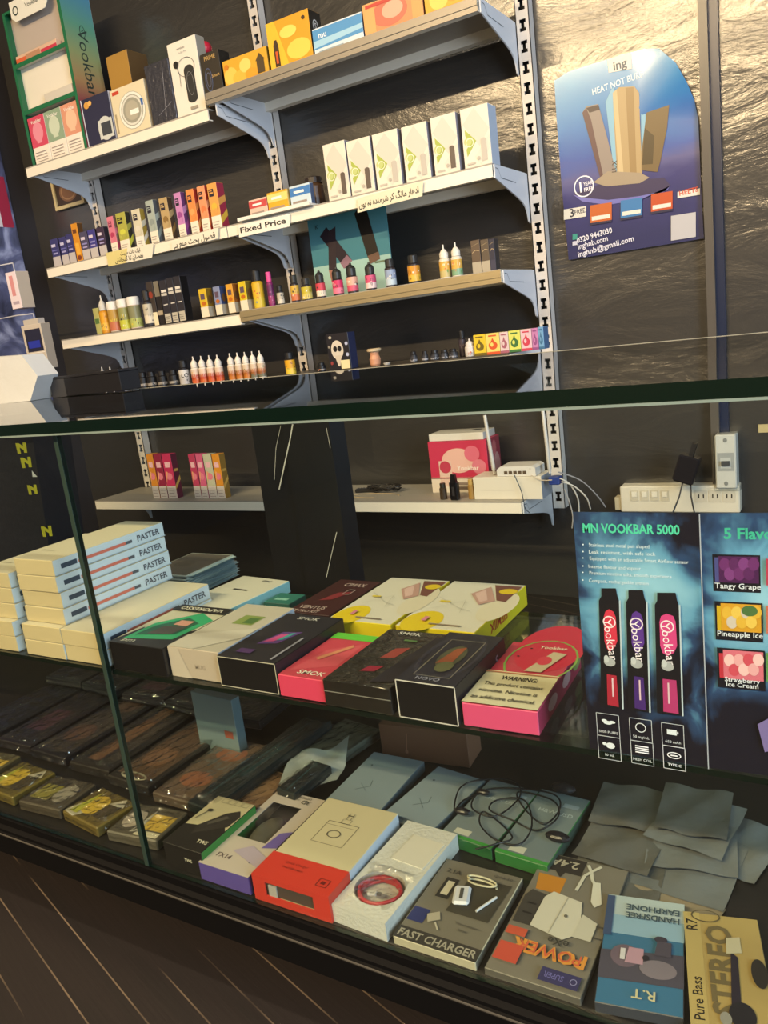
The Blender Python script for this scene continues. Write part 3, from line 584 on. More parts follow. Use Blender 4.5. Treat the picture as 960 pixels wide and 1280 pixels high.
# six white cartons with green emblem
WC = [((411, 246), (438, 241), (404, 182)), ((440, 242), (469, 235), (432, 178)), ((472, 234), (503, 227), (465, 169)), ((508, 225), (539, 218), (501, 160)), ((544, 216), (575, 209), (538, 148)), ((581, 207), (615, 199), (574, 138))]
for i, (bl, br, tl) in enumerate(WC):
    dark = i in (0, 1, 4)
    box_on('device_carton', 'white device carton with green curl emblem, %s from the left of its row' % ORD[i], 'carton', 'white device cartons with green emblem', bl, br, tl, YA, z, .055, 'ddd6c6', side='8f8a94' if i < 5 else 'aeb9c8',
           front=[('p', [(.05, .75), (.5, .98), (1, .6), (.6, .35)], 'cfc8ba'), ('p', [(.4, .2), (.98, .5), (.98, .3), (.6, .05)], 'd4cdc0'), ('p', [(.14, .22), (.5, .45), (.12, .66), (.12, .56), (.3, .44), (.12, .34)], 'a3b04e'), ('e', .2, .46, .14, .07, 'b9c27a'), ('ring', .26, .44, .15, .075, .03, 'dfe2c8'),
                  ('r', .66, .1, .2, .34, '5c5048' if dark else 'b9b2a8'), ('e', .76, .44, .1, .03, '5c5048' if dark else 'b9b2a8'), ('r', .12, .08, .3, .03, 'b8b0a4'), ('e', .55, .16, .06, .03, 'b0a89c')])
# ---- third tier
z = Z3; G3 = 'goods on the third tier'
box_on('liquid_carton', 'thin pale green carton at the left end of the third tier', 'carton', G3, (121, 415), (127, 413), (116, 386), YA, z, .02, 'b5b26a', side='8a8840', front=[('r', .1, .4, .8, .2, '5a7a3a')])
bottle('amber bottle with clear pointed cap on the third tier', G3, 129, 412, 369, 10, YA, z, 'nip', 'c98a1c', capc='c9c6be', lab=('d89a1c', 'e0b040'))
for i, (cx, bs, tp, wd, c1, c2) in enumerate(((140, 411, 377, 13, 'b08a3c', 'b86a4a'), (153, 410, 374, 13, '8a8a50', 'b8b83a'), (166, 408, 371, 14, '7a7a58', 'a8b060'))):
    bottle('chubby white-lidded bottle with fruit label, %s of three from the left' % ORD[i], G3, cx, bs, tp, wd, YA, z, 'wide', 'c9b8a8', capc='e3dfd8', lab=(c1, c2, 'd8c03a', '2c3a2a', 'e0dcc8', '3a2c2c'), lz=(.04, .74))
bottle('black-capped bottle with pale scribbled label beside the white-lidded ones', G3, 184, 405, 363, 11, YA, z, 'flat', '201e24', lab=('b8b09c', 'd0c6b0', '2c2c2c'))
z_ = z
box_on('liquid_carton', 'brown-black tall carton with red emblem on the third tier', 'carton', G3, (191, 405), (199, 404), (183, 353), YA + .02, z, .02, '3a322e', side='1c1816', front=[('r', 0, 0, 1, .3, 'ddd2b4'), ('e', .5, .7, .3, .08, '8a3a2c')])
box_on('liquid_carton', 'narrow grey-topped dark carton beside the three black cartons', 'carton', G3, (200, 403), (206, 402), (193, 352), YA + .02, z, .02, '221e20', side='181416', front=[('r', 0, .65, 1, .35, '7a7468'), ('r', 0, .22, 1, .1, 'a89c88')])
for i, (xa, xb, ya, t_) in enumerate(((207, 215.5, 403, 351), (216, 224, 401, 348), (224.5, 233, 399, 346))):
    box_on('liquid_carton', 'black carton with white band and lettering, %s of three from the left' % ORD[i], 'carton', G3, (xa, ya), (xb, ya - 1.5), (xa - 7, t_), YA, z, .035, '2b2930', side='100e10',
           front=[('r', .08, 0, .84, .22, 'b9b3a4'), ('r', .15, .72, .7, .06, 'd8d4cc'), ('r', .1, .64, .8, .06, 'c0bcb4'), ('r', .2, .42, .6, .025, 'c8c4c0')] + LINES('6a645a', 3, .15, .65, .04, .05))
for i, (bl, br, tl, c, sd, dp, nm) in enumerate((((253, 396), (262, 394), (248, 362), 'cfae28', '8a6a1c', .03, 'yellow'), ((271, 393), (279, 392), (266, 359), '7d86a8', '344470', .03, 'slate blue'), ((287, 391), (295, 389), (282, 356), 'd39a34', '9a5a1c', .03, 'light orange'), ((302, 387), (311, 386), (296, 353), 'd0b61e', '7a6a28', .035, 'lemon yellow with dark splashes'))):
    box_on('liquid_carton', nm + ' upper, white lower, liquid carton on third tier', 'carton', G3, bl, br, tl, YA, z, dp, c, side=sd, front=[('r', 0, 0, 1, .36, 'ddd2bc'), ('r', .2, .62, .55, .2, '5c4a5a'), ('e', .5, .48, .3, .07, 'b8651c')], right=[('r', 0, 0, 1, .36, 'b8ad98'), ('e', .5, .6, .3, .15, '6a4a2a')])
bottle('tall yellow bottle with black cap at the bay joint, third tier', G3, 321, 383, 338, 13, YA, z, 'flat', 'c9a01c', lab=('d0a824', 'c8b030', 'c05a3a', '3a78b8', '5a3a2a'), lz=(.03, .72))
bottle('slim magenta bottle with pink cap on the third tier', G3, 338, 380, 340, 7.5, YA, z, 'flat', '7a1c5c', capc='d0458c', lab=('5c1a50', '8a2a60', 'c070a8'))
bottle('tiny black bottle with pale label right of the magenta bottle', G3, 349, 378, 357, 8, YA, z, 'flat', '1c1a1c', lab=('b0a898', 'c8c0b0', '2c2c2c'))
for i, (cx, bs, tp, wd, cap, c1, c2, nm) in enumerate(((367, 375, 344, 10, 'flat', 'c9a23c', 'c06a3c', 'orange label'), (381, 374, 348, 12, 'flat', 'b8a830', 'c9b860', 'olive yellow label'), (399, 371, 338, 11, 'taper', 'c03a4c', 'd9cbb8', 'red-topped label'), (420, 367, 334, 12.5, 'taper', 'c0265a', 'd8708a', 'crimson label'),
        (438, 364, 329, 13, 'taper', 'd2a08c', 'c4506a', 'peach label'), (461, 360, 328, 12.5, 'taper', 'c44a70', 'd8c0c0', 'pink label'), (486, 355, 324, 12.5, 'flat', '8a9ab8', 'b0c0cc', 'pale blue label'), (515, 350, 319, 14, 'flat', 'c98a24', 'd0a83c', 'amber label and dark body'))):
    bottle('small dark bottle, black cap, %s, right half of third tier' % nm, 'dark dropper bottles on the third tier', cx, bs, tp, wd, YA, z, cap, '2a2224', capc='242322', lab=(c1, c2, '2c2c30', 'e0d8cc'))
for i, (cx, bs, tp) in enumerate(((554, 342, 306), (569, 340, 303))):
    bottle('white-shouldered bottle with pointed cap, fruit label, %s one of the pair' % ('left' if i == 0 else 'right'), G3, cx, bs, tp, 12.5, YA, z, 'nip', 'd8d0c0', capc='dcd6ca', lab=('cfa348', 'b8a870' if i == 0 else '7aa080', 'd0602c', 'e8dfc8', '5a8a3a'), lz=(.04, .5))
for i, (xa, xb, c) in enumerate(((591, 602, '5a4a3c'), (603, 613, '54483c'), (613.5, 620, '25263a'))):
    box_on('coil_carton', ['left brown', 'right brown', 'navy'][i] + ' cube carton with pale base at the right end of third tier', 'carton', G3, (xa, 336 - i), (xb, 334 - i), (xa - 1, 301 - i), YA, z, .03, c, side='1c1a1c', front=[('r', 0, 0, 1, .34, 'a39a88' if i < 2 else '33344a'), ('l', [(.1, .62), (.5, .7), (.9, .66)], .0016, 'b09a78'), ('l', [(.1, .82), (.9, .9)], .0014, '8a7a60')])
# teal show card behind the bottles
q = [PY(384, 276, 2.16), PY(481, 253, 2.16), PY(485, 362, 2.16), PY(389, 376, 2.16)]
w_ = q[1].x - q[0].x; h_ = q[0].z - z - .001
b = B(); b.box(0, 0, 0, w_, .003, h_, '4f8c96')
b.art((0, 0, 0), (1, 0, 0), (0, 0, 1), w_, h_, [('r', 0, 0, 1, 1, mat('4a8490', .3)), ('r', 0, .0, 1, .42, mat('9cc0b8', .3)), ('p', [(.14, .78), (.24, .88), (.52, .42), (.42, .34)], '241a26'), ('p', [(.40, .34), (.52, .42), (.46, .5), (.36, .42)], '8a6a78'),
      ('p', [(.36, .86), (.26, .82), (.2, .35), (.3, .33)], '2c2028'), ('p', [(.2, .36), (.3, .33), (.32, .22), (.22, .2)], '9a6a5c'), ('p', [(.62, .96), (.66, 1.0), (.74, 1.0), (.78, .95), (.86, .45), (.72, .42)], '17120f'), ('p', [(.72, .44), (.86, .47), (.87, .38), (.74, .34)], '6a5040'), ('r', .8, .34, .12, .02, '6a7a60'), ('t', 'K', .12, .9, .05, '20404a')])
tag(b.build('show_card', loc=(q[0].x, 2.16, z + .0006)), 'teal show card with dark slim devices, standing behind the bottles on third tier', 'poster')
# ---- fourth tier, just above the counter's back edge
z = Z4; G4 = 'goods on the fourth tier'; Y4 = 2.04
for i, cx in enumerate((129, 139)): bottle('clear-tipped bottle half hidden behind the black box, %s one' % ('left' if i == 0 else 'right'), G4, cx, 492, 459, 10, 2.06, z, 'nip', 'b9b4ac', capc='c9c6c2', lab=None)
bottle('small white bottle just right of the black box', G4, 151, 490, 467, 8, Y4, z, 'flat', 'b9b0aa', capc='d0cac4', lab=('b8a0a0', 'c9b8b0', '8a3a3a'))
for i, cx in enumerate((165, 176, 187, 200, 214)):
    bottle('squat all-black bottle, %s from the left on fourth tier' % ORD[i], 'squat black bottles on the fourth tier', cx, 488 - i * 2, 467 - i * 1, 11, Y4, z, 'flat', '161416', capc='151316', lab=('8f8880', '2a2628', '1c1a1c'), lz=(.1, .35))
bottle('black bottle with large white letters on the fourth tier', G4, 228, 481, 451, 12, Y4, z, 'flat', '1c1a1e', lab=('c8c4c0', 'b0acaa', '2c2a30'), txt='LC', lz=(.06, .62))
for i in range(4): bottle('white bottle with red and yellow lettering, %s of the four' % ORD[i], 'four white bottles on the fourth tier', 243 + i * 10, 481 - i * .7, 446 - i * .7, 9.6, Y4, z, 'nip', 'd8d0c4', capc='ddd6cc', lab=('d0b8a4', 'c25a2a', 'b02a20', 'd8a030', 'e8dcc8'), scr='b03a1c', lz=(.04, .55))
for i in range(5): bottle('white bottle with orange and green lettering, %s of the five' % ORD[i], 'five white bottles on the fourth tier', 289 + i * 9.3, 478 - i * .8, 442 - i * .8, 9.2, Y4, z, 'nip', 'd8d0c4', capc='ddd6cc', lab=('c9b49c', 'b8702a' if i < 3 else '6a6a58', 'a8301c', '5a7a3a', 'e8dcc8'), scr='a85a1c', lz=(.04, .55))
bottle('yellow-labelled bottle with black cap alone near the middle upright', G4, 361, 471, 441, 12, Y4, z, 'flat', '2c2620', lab=('cf9a1c', 'd8b83c', '5a6a4a', '7a3a2a'), lz=(.03, .7))
bottle('small low black bottle right of the middle upright', G4, 400, 467, 454, 10, Y4, z, 'flat', '141316', lab=('8a8480', '1c1a1c'), lz=(.1, .3))
box_on('skull_carton', 'black carton with white skull-like mask print on fourth tier', 'carton', G4, (413, 464), (440, 462), (411, 418), Y4, z, .04, '1c1a22', side='242a4a',
       front=[('e', .45, .55, .28, .26, 'c9bfb0'), ('p', [(.3, .4), (.62, .4), (.5, .1), (.42, .1)], 'c2b6a4'), ('e', .36, .58, .09, .08, '17151a'), ('e', .56, .58, .09, .08, '17151a'), ('r', .55, .02, .4, .24, 'd8cda0'), ('e', .9, .7, .07, .05, 'aab0cc'), ('e', .9, .4, .07, .05, 'aab0cc'), ('e', .2, .9, .07, .04, 'aaa498'), ('e', .15, .2, .06, .05, '8a3a3a'), ('e', .1, .65, .04, .04, '8a8478')])
pf = PY(466, 462, Y4)
e = empty('figurine', (pf.x, Y4 + .02, z + .0004), 0, 'small cream and brown clay figurine with flat hat on fourth tier', 'figurine'); k = PY(466, 436, Y4).z - z
B().lathe([(.013, 0), (.016, k * .1), (.017, k * .4), (.013, k * .62), (.014, k * .78)], M_('c08a6a'), 16).build('figurine_body', e)
B().lathe([(.014, k * .781), (.021, k * .85), (.022, k * .97), (.018, k)], M_('cdb894'), 16).build('figurine_head', e)
e = empty('small_dish', (PY(480, 460, Y4).x, Y4 + .02, z + .0004), 0, 'tiny white dish beside the clay figurine', 'dish')
B().lathe([(.008, 0), (.012, .006), (.011, .006), (.007, .002)], M_('cfcac0'), 16).build('dish_bowl', e)
for i, (xa, xb) in enumerate(((512, 520), (527, 534), (537, 547), (550, 559), (560, 570))):
    bottle('tiny dark glass dropper bottle, %s of five left to right' % ORD[i], 'tiny dark dropper bottles on the fourth tier', (xa + xb) / 2, 456 - i, 440 - i * .8, xb - xa, Y4, z, 'flat', '26262a', capc='1a181a', lab=('3a3a40', '8f9096', '1c1c20'), lz=(.1, .5))
bottle('tall dark ribbed bottle behind the white jar on fourth tier', G4, 578, 449, 414, 8, 2.07, z, 'flat', '201c22', lab=('3c343c', '2c262c', '6a5a5a'), lz=(.05, .7))
bottle('white cone-topped bottle left of the fruit cartons', G4, 586, 448, 424, 12, Y4, z, 'nip', 'cfcac6', capc='d4cfcb', lab=('c9c4c0', 'b8b2ae'), lz=(.05, .5))
for i, (xa, xb, c, c2, nm) in enumerate(((594, 609, 'd3b52c', '6a5a1c', 'yellow carton with brown crown'), (609.5, 626, 'd8c468', 'c8502a', 'pale yellow carton with red crab-like fruit'), (626.5, 637, 'cdb8b8', '9a5a6a', 'pinkish narrow carton with tiny print'), (637.5, 652, 'c9cc60', '3a6a3a', 'lime carton with pineapple print'), (652.5, 666, 'd2b0b8', 'c03a50', 'pink carton with berry print'), (666.5, 674, 'b878a8', '8a4a80', 'mauve narrow carton'), (674.5, 681, '6a98bc', '3a688c', 'light blue narrow carton at the far right'))):
    yb = 449 - i * 1.3
    box_on('liquid_carton', nm + ' in the row on fourth tier', 'carton', 'fruit flavour cartons on the fourth tier', (xa, yb), (xb, yb - 1), (xa, 419 - i * 1.7), Y4, z, .04, c, side='4a6a90' if i == 6 else c,
           front=[('r', 0, 0, 1, .12, c2), ('e', .5, .42, .33, .2, c2), ('e', .42, .46, .12, .1, c), ('p', [(.35, .58), (.5, .78), (.65, .58)], c2), ('r', .2, .85, .6, .06, c2)])
# ---- fifth tier (seen through the counter)
z = Z5; G5 = 'pink and orange vape cartons on the fifth tier'; Y5 = 2.06
for i, (xa, xb, c, sd, nm) in enumerate(((191, 199, 'c9822c', '8a4a1c', 'orange'), (200, 209, '8a2440', '5a1430', 'dark red'), (210, 221, 'b8305a', '5a1a30', 'crimson'), (243, 251, 'b03a5c', '7a2a40', 'rose'), (252, 260, 'c85a80', '7a2a40', 'candy pink'), (261, 271, 'b8b8a0', '7a3a40', 'pink and pale green'), (272, 281, 'd08a2c', '8a6a2c', 'orange with black letters'))):
    box_on('vape_carton', nm + ' vape carton with white foot on the tier seen through the counter', 'carton', G5, (xa, 615), (xb, 615), (xa - 3, 568), Y5, z, .03, c, side=sd,
           front=[('r', 0, 0, 1, .28, 'dccfc4'), ('r', .2, .7, .6, .12, 'e0b0b8'), ('e', .5, .5, .35, .08, 'd8788c'), ('p', [(.1, .32), (.4, .6), (.2, .62)], 'e0a070')] + LINES('9a8a84', 3, .15, .7, .04, .07), right=[('p', [(0, .2), (1, .4), (1, .5), (0, .3)], 'c8a050'), ('r', .2, .6, .6, .06, 'c8a050')])
pr0 = PZ(457, 611, z)
e = empty('remote_control', (pr0.x, 2.13, z + .0004), math.radians(14), 'black remote control lying on the white tier behind the counter', 'remote control')
b = B(); b.cbox(.075, .024, .012, .003, mat('1a181a', .4)); b.build('remote_body', e)
b = B(); [b.lathe([(.002, .012), (.002, .0135), (.0015, .014)], M_('4a4a4e'), 8, (.01 + .009 * i, .007 + .01 * j, 0)) for i in range(7) for j in range(2)]; b.build('remote_buttons', e)
pc = PZ(505, 605, z)
b = B(); rnd = random.Random(3); pts = []
for i in range(90):
    a = i * .42; r_ = .035 + .012 * math.sin(i * .7); pts.append((r_ * math.cos(a) * 1.35, r_ * .6 * math.sin(a), .006 + .018 * abs(math.sin(i * .37))))
b.tube(pts, .0022, mat('1c1816', .5), 6); tag(b.build('cable_coil', loc=(pc.x, 2.14, z)), 'black coiled cable heap on the white tier beside pink carton', 'cable')
b = B(); b.tube([(.09 * math.cos(a / 10) - .01, .03 * math.sin(a / 10), .002) for a in range(0, 50)], .0014, 'b09a78', 6); tag(b.build('thin_cord', loc=(pc.x, 2.09, z)), 'thin tan cord looping in front of the black cable heap', 'cord')
bl, br, tl = (541, 613), (613, 611), (532, 553)
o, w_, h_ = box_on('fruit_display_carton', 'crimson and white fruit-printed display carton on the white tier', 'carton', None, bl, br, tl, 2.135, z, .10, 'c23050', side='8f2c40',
       front=[('r', 0, 0, 1, .3, 'ddd0c0'), ('e', .5, .62, .28, .24, 'e0b0a0'), ('r', .16, .12, .22, .5, 'd9b8a8'), ('e', .27, .5, .1, .12, 'b83a50'), ('e', .75, .75, .13, .15, 'd86a80'), ('e', .85, .5, .12, .14, 'd87a8c'), ('t', 'Yookbar', .66, .48, .09, 'f0e6dc', 0, .4), ('r', .45, .06, .4, .06, '6a5a50'), ('r', .45, .15, .34, .05, '8a7a70'), ('r', .0, .28, 1, .02, '8a1a30')],
       right=[('e', .3, .6, .2, .2, 'b86a70'), ('e', .7, .45, .22, .25, 'c08a88'), ('e', .55, .8, .16, .14, 'b05a60'), ('e', .25, .25, .15, .15, 'a84a54')])
t0 = o.location
b = carton_mesh(w_ * .93, .09, .022, 'd8d2c6', side='c4c0ba'); b.art((0, 0, .022), (1, 0, 0), (0, 1, 0), w_ * .93, .09, [('e', .75, .7, .1, .12, '17151a')])
tag(b.build('white_flat_box', loc=(t0.x + .004, 2.14, z + h_ + .001)), 'flat white box lying on top of the crimson fruit carton', 'box')
bottle('little brown glass bottle in front of the crimson fruit carton', G5 and None, 552.5, 620, 605, 9, 2.04, z, 'flat', '3a2c1c', lab=None, clear=False, capc='2c2418')
bottle('little gold bottle between black device and white router box', None, 588, 619, 600, 8, 2.045, z, 'flat', 'a07a3c', lab=None, capc='c09a50')
pv = PY(569, 622, 2.035)
e = empty('pod_device', (pv.x - .015, 2.03, z + .0004), 0, 'black upright pod device in front of the crimson fruit carton', 'vape device')
b = B(); b.cbox(.026, .02, .055, .003, mat('141316', .2)); b.art((0, 0, 0), (1, 0, 0), (0, 0, 1), .026, .055, [('r', .35, .25, .3, .5, '2c2a2e')]); b.build('device_body', e)
B().prism([(.004, .0552), (.022, .0552), (.019, .078), (.007, .078)], .004, .016, mat('1c1a1c', .15), 'y').build('mouthpiece', e)
# router box + router
o, w_, h_ = box_on('router_carton', 'plain white flat carton under the router on the white tier', 'carton', None, (593, 619), (678, 619), (591, 597), 2.045, z, .085, 'ddd5c4', side='9aa0ac', front=[('r', .1, .4, .5, .02, 'c4bcae')])
rb = o.location.copy(); zr = z + h_ + .0012
rt = empty('wifi_router', (rb.x + .075, 2.05, zr), 0, 'white wifi router with two upright antennas on the white carton', 'router')
ENA = mat('d9d4cc', .35, name='router_plastic')
b = B(); b.prism([(0, 0), (.115, 0), (.115, .022), (.105, .028), (.012, .028), (0, .02)], 0, .075, ENA, 'y'); b.build('router_body', rt)
b = B(); [b.box(.022 + .014 * i, -.0012, .006, .032 + .014 * i, 0.0, .015, M_('5a4a3a')) for i in range(5)]; b.lathe([(.002, 0), (.002, .001)], M_('4a6a4a'), 8, (.1, 0, .02)); b.build('router_ports', rt)
for nm, (xa, ya), (xb, yb) in (('l', (624, 600), (611, 517)), ('r', (692, 590), (683, 510))):
    pa_, pb_ = PY(xa, ya, 2.10), PY(xb, yb, 2.10); v = pb_ - rt.location; u_ = pa_ - rt.location
    u_.z = max(u_.z, .003); u_.y = .02; v.y = .02
    B().tube([u_, u_.lerp(v, .06), u_.lerp(v, .07), v], [.004, .004, .0058, .0048], ENA, 10).build('antenna', rt)
def P5(px, py, Y): return PY(px, py, Y)
b = B()
pj = P5(693, 600, 2.06)
tag(B().cbox(.03, .03, .022, .002, mat('2a3f86', .4)).build('blue_plug', loc=(pj.x - .012, 2.045, pj.z - .011)), 'blue plastic network plug hanging among white wires beside the router', 'plug')
for i, (pts, r_, c, lb) in enumerate((([(700, 598), (712, 605), (722, 622), (724, 640)], .0022, 'd8d2c8', 'white wire curving down steeply from the blue plug'), ([(698, 590), (725, 600), (745, 618), (757, 634)], .002, '8a8a90', 'grey wire running out to the right from the blue plug'), ([(702, 602), (718, 608), (733, 622), (738, 636)], .0022, 'd4cec4', 'white wire dropping in a wide arc beyond the slotted upright'), ([(643, 594), (652, 615), (656, 634), (662, 641)], .0013, '2c3a48', 'thin dark wire hanging down from the router front'), ([(664, 594), (676, 600), (690, 600)], .0014, 'c9b8a0', 'thin pale wire from router to blue plug'), ([(706, 612), (712, 628), (716, 645), (715, 660)], .0018, 'c9c4c0', 'pale wire hanging straight down along the upright'))):
    q = [P5(x, y, 2.03 if i in (3, 4) else 2.05 + .02 * k) for k, (x, y) in enumerate(pts)]
    sm = []
    for k in range(len(q) - 1):
        p_1 = q[max(k - 1, 0)]; p0_ = q[k]; p1_ = q[k + 1]; p2_ = q[min(k + 2, len(q) - 1)]
        for t in range(5):
            t /= 5; sm.append(.5 * ((2 * p0_) + (p1_ - p_1) * t + (2 * p_1 - 5 * p0_ + 4 * p1_ - p2_) * t * t + (3 * p0_ - p_1 - 3 * p1_ + p2_) * t ** 3))
    sm.append(q[-1]); b = B(); o0 = sm[0]; b.tube([v - o0 for v in sm], r_, c, 6); tag(b.build('network_cable', loc=o0), lb, 'cable', 'wires by the router')
# ---- things on the back wall
q0, q1, q2, q3 = PY(66, 224, 2.285), PY(104, 250, 2.285), PY(70, 264, 2.285), PY(106, 254, 2.285)
e = empty('picture_frame', (q2.x, 2.284, q2.z), 0, 'small cream picture frame with brown picture on the wall beside left upright', 'picture frame')
w_ = q3.x - q2.x; h_ = .12; fw = .013
b = B(); FR_ = mat('cbbd92', .5, name='cream_frame'); b.box(0, 0, 0, w_, .014, fw, FR_); b.box(0, 0, h_ - fw, w_, .014, h_, FR_); b.box(0, 0, fw, fw, .014, h_ - fw, FR_); b.box(w_ - fw, 0, fw, w_, .014, h_ - fw, FR_); b.build('frame_border', e)
b = B(); b.box(fw, .006, fw, w_ - fw, .012, h_ - fw, '3a2c24'); b.art((fw, .006, fw), (1, 0, 0), (0, 0, 1), w_ - 2 * fw, h_ - 2 * fw, [('e', .5, .5, .36, .4, '7a5a44'), ('ring', .5, .5, .3, .33, .04, '9a7a5c')]); b.build('picture', e)
# big poster
def poster_mat():
    m = bpy.data.materials.new('poster_gloss'); m.use_nodes = True; nt = m.node_tree; bb = nt.nodes['Principled BSDF']; L = nt.links.new
    bb.inputs['Roughness'].default_value = .3; bb.inputs['Coat Weight'].default_value = 1; bb.inputs['Coat Roughness'].default_value = .15; tc = nt.nodes.new('ShaderNodeTexCoord'); sp = nt.nodes.new('ShaderNodeSeparateXYZ'); n = nt.nodes.new('ShaderNodeTexNoise'); n.inputs['Scale'].default_value = 4.5; n.inputs['Detail'].default_value = 5; n.inputs['Distortion'].default_value = .5
    ma = nt.nodes.new('ShaderNodeMath'); ma.operation = 'MULTIPLY_ADD'; ma.inputs[1].default_value = .22; cr = nt.nodes.new('ShaderNodeValToRGB'); mr = nt.nodes.new('ShaderNodeMapRange'); mr.inputs['From Max'].default_value = .60
    mp = nt.nodes.new('ShaderNodeMapping'); mp.inputs['Scale'].default_value = (1, 1, 2.2)
    E_ = cr.color_ramp.elements; E_[0].position = .1; E_[0].color = hexc('1b2358'); E_[1].position = 1; E_[1].color = hexc('2493a8')
    for ps, c in ((.3, '262a6e'), (.38, '55568a'), (.45, '3555a0'), (.6, '2f74b4'), (.8, '2e8fc0')): x = E_.new(ps); x.color = hexc(c)
    L(tc.outputs['Object'], mp.inputs[0]); L(mp.outputs[0], n.inputs['Vector']); L(tc.outputs['Object'], sp.inputs[0]); L(n.outputs['Fac'], ma.inputs[0]); L(sp.outputs[2], mr.inputs[0]); L(mr.outputs[0], ma.inputs[2])
    sb = nt.nodes.new('ShaderNodeMath'); sb.operation = 'SUBTRACT'; sb.inputs[1].default_value = .08; L(ma.outputs[0], sb.inputs[0]); L(sb.outputs[0], cr.inputs[0]); L(cr.outputs[0], bb.inputs['Base Color']); return m
YP = 2.292
ol = [(711, 325), (880, 298), (877, 250), (875, 200), (873, 150), (868, 125), (860, 105), (846, 80), (825, 62), (806, 61), (780, 68), (740, 80), (710, 90), (693, 101), (696, 150), (702, 230)]
P_ = [PY(x, y, YP) for x, y in ol]; o0 = P_[0]
pw = P_[1].x - o0.x; ph = P_[9].z - o0.z
e = empty('wall_poster', (o0.x, YP, o0.z), 0, 'glossy blue poster of heated tobacco devices with curling top corners on the back wall', 'poster')
b = B(); PM = poster_mat(); cx_ = sum(p.x for p in P_) / len(P_); cz_ = sum(p.z for p in P_) / len(P_)
n = len(P_); V = [(p.x - o0.x, -.012 if i in (6, 7, 8) else -.001, p.z - o0.z) for i, p in enumerate(P_)] + [(cx_ - o0.x, -.001, cz_ - o0.z)]
b.add(V, [(i, (i + 1) % n, n) for i in range(n)], PM, True); b.add([(x, y + .0006, z_) for x, y, z_ in V], [((i + 1) % n, i, n) for i in range(n)], 'd0d0d0'); b.build('poster_sheet', e)
def pp(px, py):
    v = PY(px, py, YP - .002); return ((v.x - o0.x), (v.z - o0.z))
b = B(); b.T = Matrix.Translation((0, -.0022, 0))
K = lambda c: mat(c, .35)
def poly(pts, c): return ('p', [pp(*q) for q in pts], K(c))
def rct(x0, y0, x1, y1, c, sl=-.16):   # pixel rect following poster slope
    return ('p', [pp(x0, y0), pp(x0, y1), pp(x1, y1 + (x1 - x0) * sl), pp(x1, y0 + (x1 - x0) * sl)][::1], K(c))
def ptx(t, px, py, h_px, c, wpx=None, rot=3, bold=.02):
    x, y = pp(px, py); s_ = h_px / F * 2.35; return ('t', t, x, y, s_, K(c), rot, wpx / F * 2.45 if wpx else None, bold)
tri = lambda x, y, dx, dy, dx2, dy2, c: poly([(x, y), (x + dx, y + dy), (x + dx2, y + dy2)], c)
it = [poly([(759, 74), (761, 91), (790, 86), (789, 66)], 'd9d6cc'), ptx('ing', 775, 80, 9, '3c4a5a', 22), ptx('HEAT NOT BURN DEVICES', 790, 97, 6.5, 'cfe2ea', 84, 5),
      poly([(757, 128), (764, 112), (768, 108), (772, 215), (768, 218)], '7fb0c8'), poly([(801, 112), (808, 112), (806, 190), (802, 200)], '7fb0c8'),
      poly([(716, 243), (728, 252), (760, 256), (800, 250), (830, 240), (838, 232), (830, 222), (750, 230)], '2a2350'), poly([(716, 243), (728, 252), (760, 256), (800, 250), (830, 240), (838, 232), (834, 238), (800, 245), (760, 250), (728, 247)], '6a6ab0'),
      poly([(728, 141), (733, 133), (748, 130), (756, 160), (772, 222), (764, 232), (752, 228)], '8c8078'), poly([(728, 141), (733, 135), (739, 150), (756, 228), (752, 228)], '5a3f42'), poly([(733, 135), (748, 131), (750, 137), (737, 141)], '3a2c30'),
      poly([(766, 116), (774, 109), (793, 108), (799, 116), (800, 150), (803, 215), (800, 225), (772, 226), (768, 160)], 'ab9268'), poly([(766, 116), (771, 112), (780, 222), (774, 224)], 'c4ad82'), poly([(782, 110), (792, 109), (796, 220), (788, 222)], '94794f'),
      poly([(812, 112), (820, 106), (836, 110), (838, 118), (834, 160), (826, 200), (822, 215), (802, 213), (802, 190)], '6a5636'), poly([(812, 112), (820, 106), (836, 110), (834, 126), (814, 128)], '3a2f24'), poly([(806, 160), (818, 170), (816, 205), (803, 206)], '43361f'),
      poly([(742, 228), (758, 233), (800, 229), (812, 222), (800, 216), (760, 214)], '9a8a74'),
      ptx('LUX', 768, 208, 5, '4a4038', 12, 84)]
it += [('ring', *pp(730, 233), .028, .028, .0035, K('dfe0ea')), ptx('1', 726, 234, 11, 'ecebf2', 8), ptx('YEAR', 735, 229, 4, 'e6e4ee', 10), ptx('FREE', 736, 236, 4, 'e6e4ee', 10)]
it += [rct(705, 262, 733, 275, 'cfccc2'), ptx('3', 715, 266, 9, '2f3340', 6), ptx('FREE', 725, 264, 5, '4a4a52', 12), rct(847, 240, 875, 248, 'd3cfc6'), ptx('HEETS', 861, 239, 5, 'c0492a', 22)]
for x, y, c in ((738, 257, 'b85a24'), (776, 251, '2e72aa'), (814, 243, 'b8471f')):
    it += [rct(x, y, x + 27, y + 22, c), rct(x + 2, y + 14, x + 25, y + 19, 'd9d4c8'), rct(x, y + 22, x + 27, y + 25, '191a40')]
it += [ptx('0320 9443030', 743, 294, 6, 'd8d8e4', 40, 7), ptx('inghnb.com', 741, 303, 6, 'd0d0e0', 34, 7), ptx('inghnb@gmail.com', 757, 308, 6, 'd0d0e0', 66, 7), rct(716, 293, 722, 300, '2a8a80'), rct(716, 302, 722, 307, 'c0c0d0'), rct(839, 270, 870, 301, 'b3b1b4')]
# layered art, in metres on both axes
b.art((0, 0, 0), (1, 0, 0), (0, 0, 1), 1, 1, it, .00006)
b.build('poster_print', e)
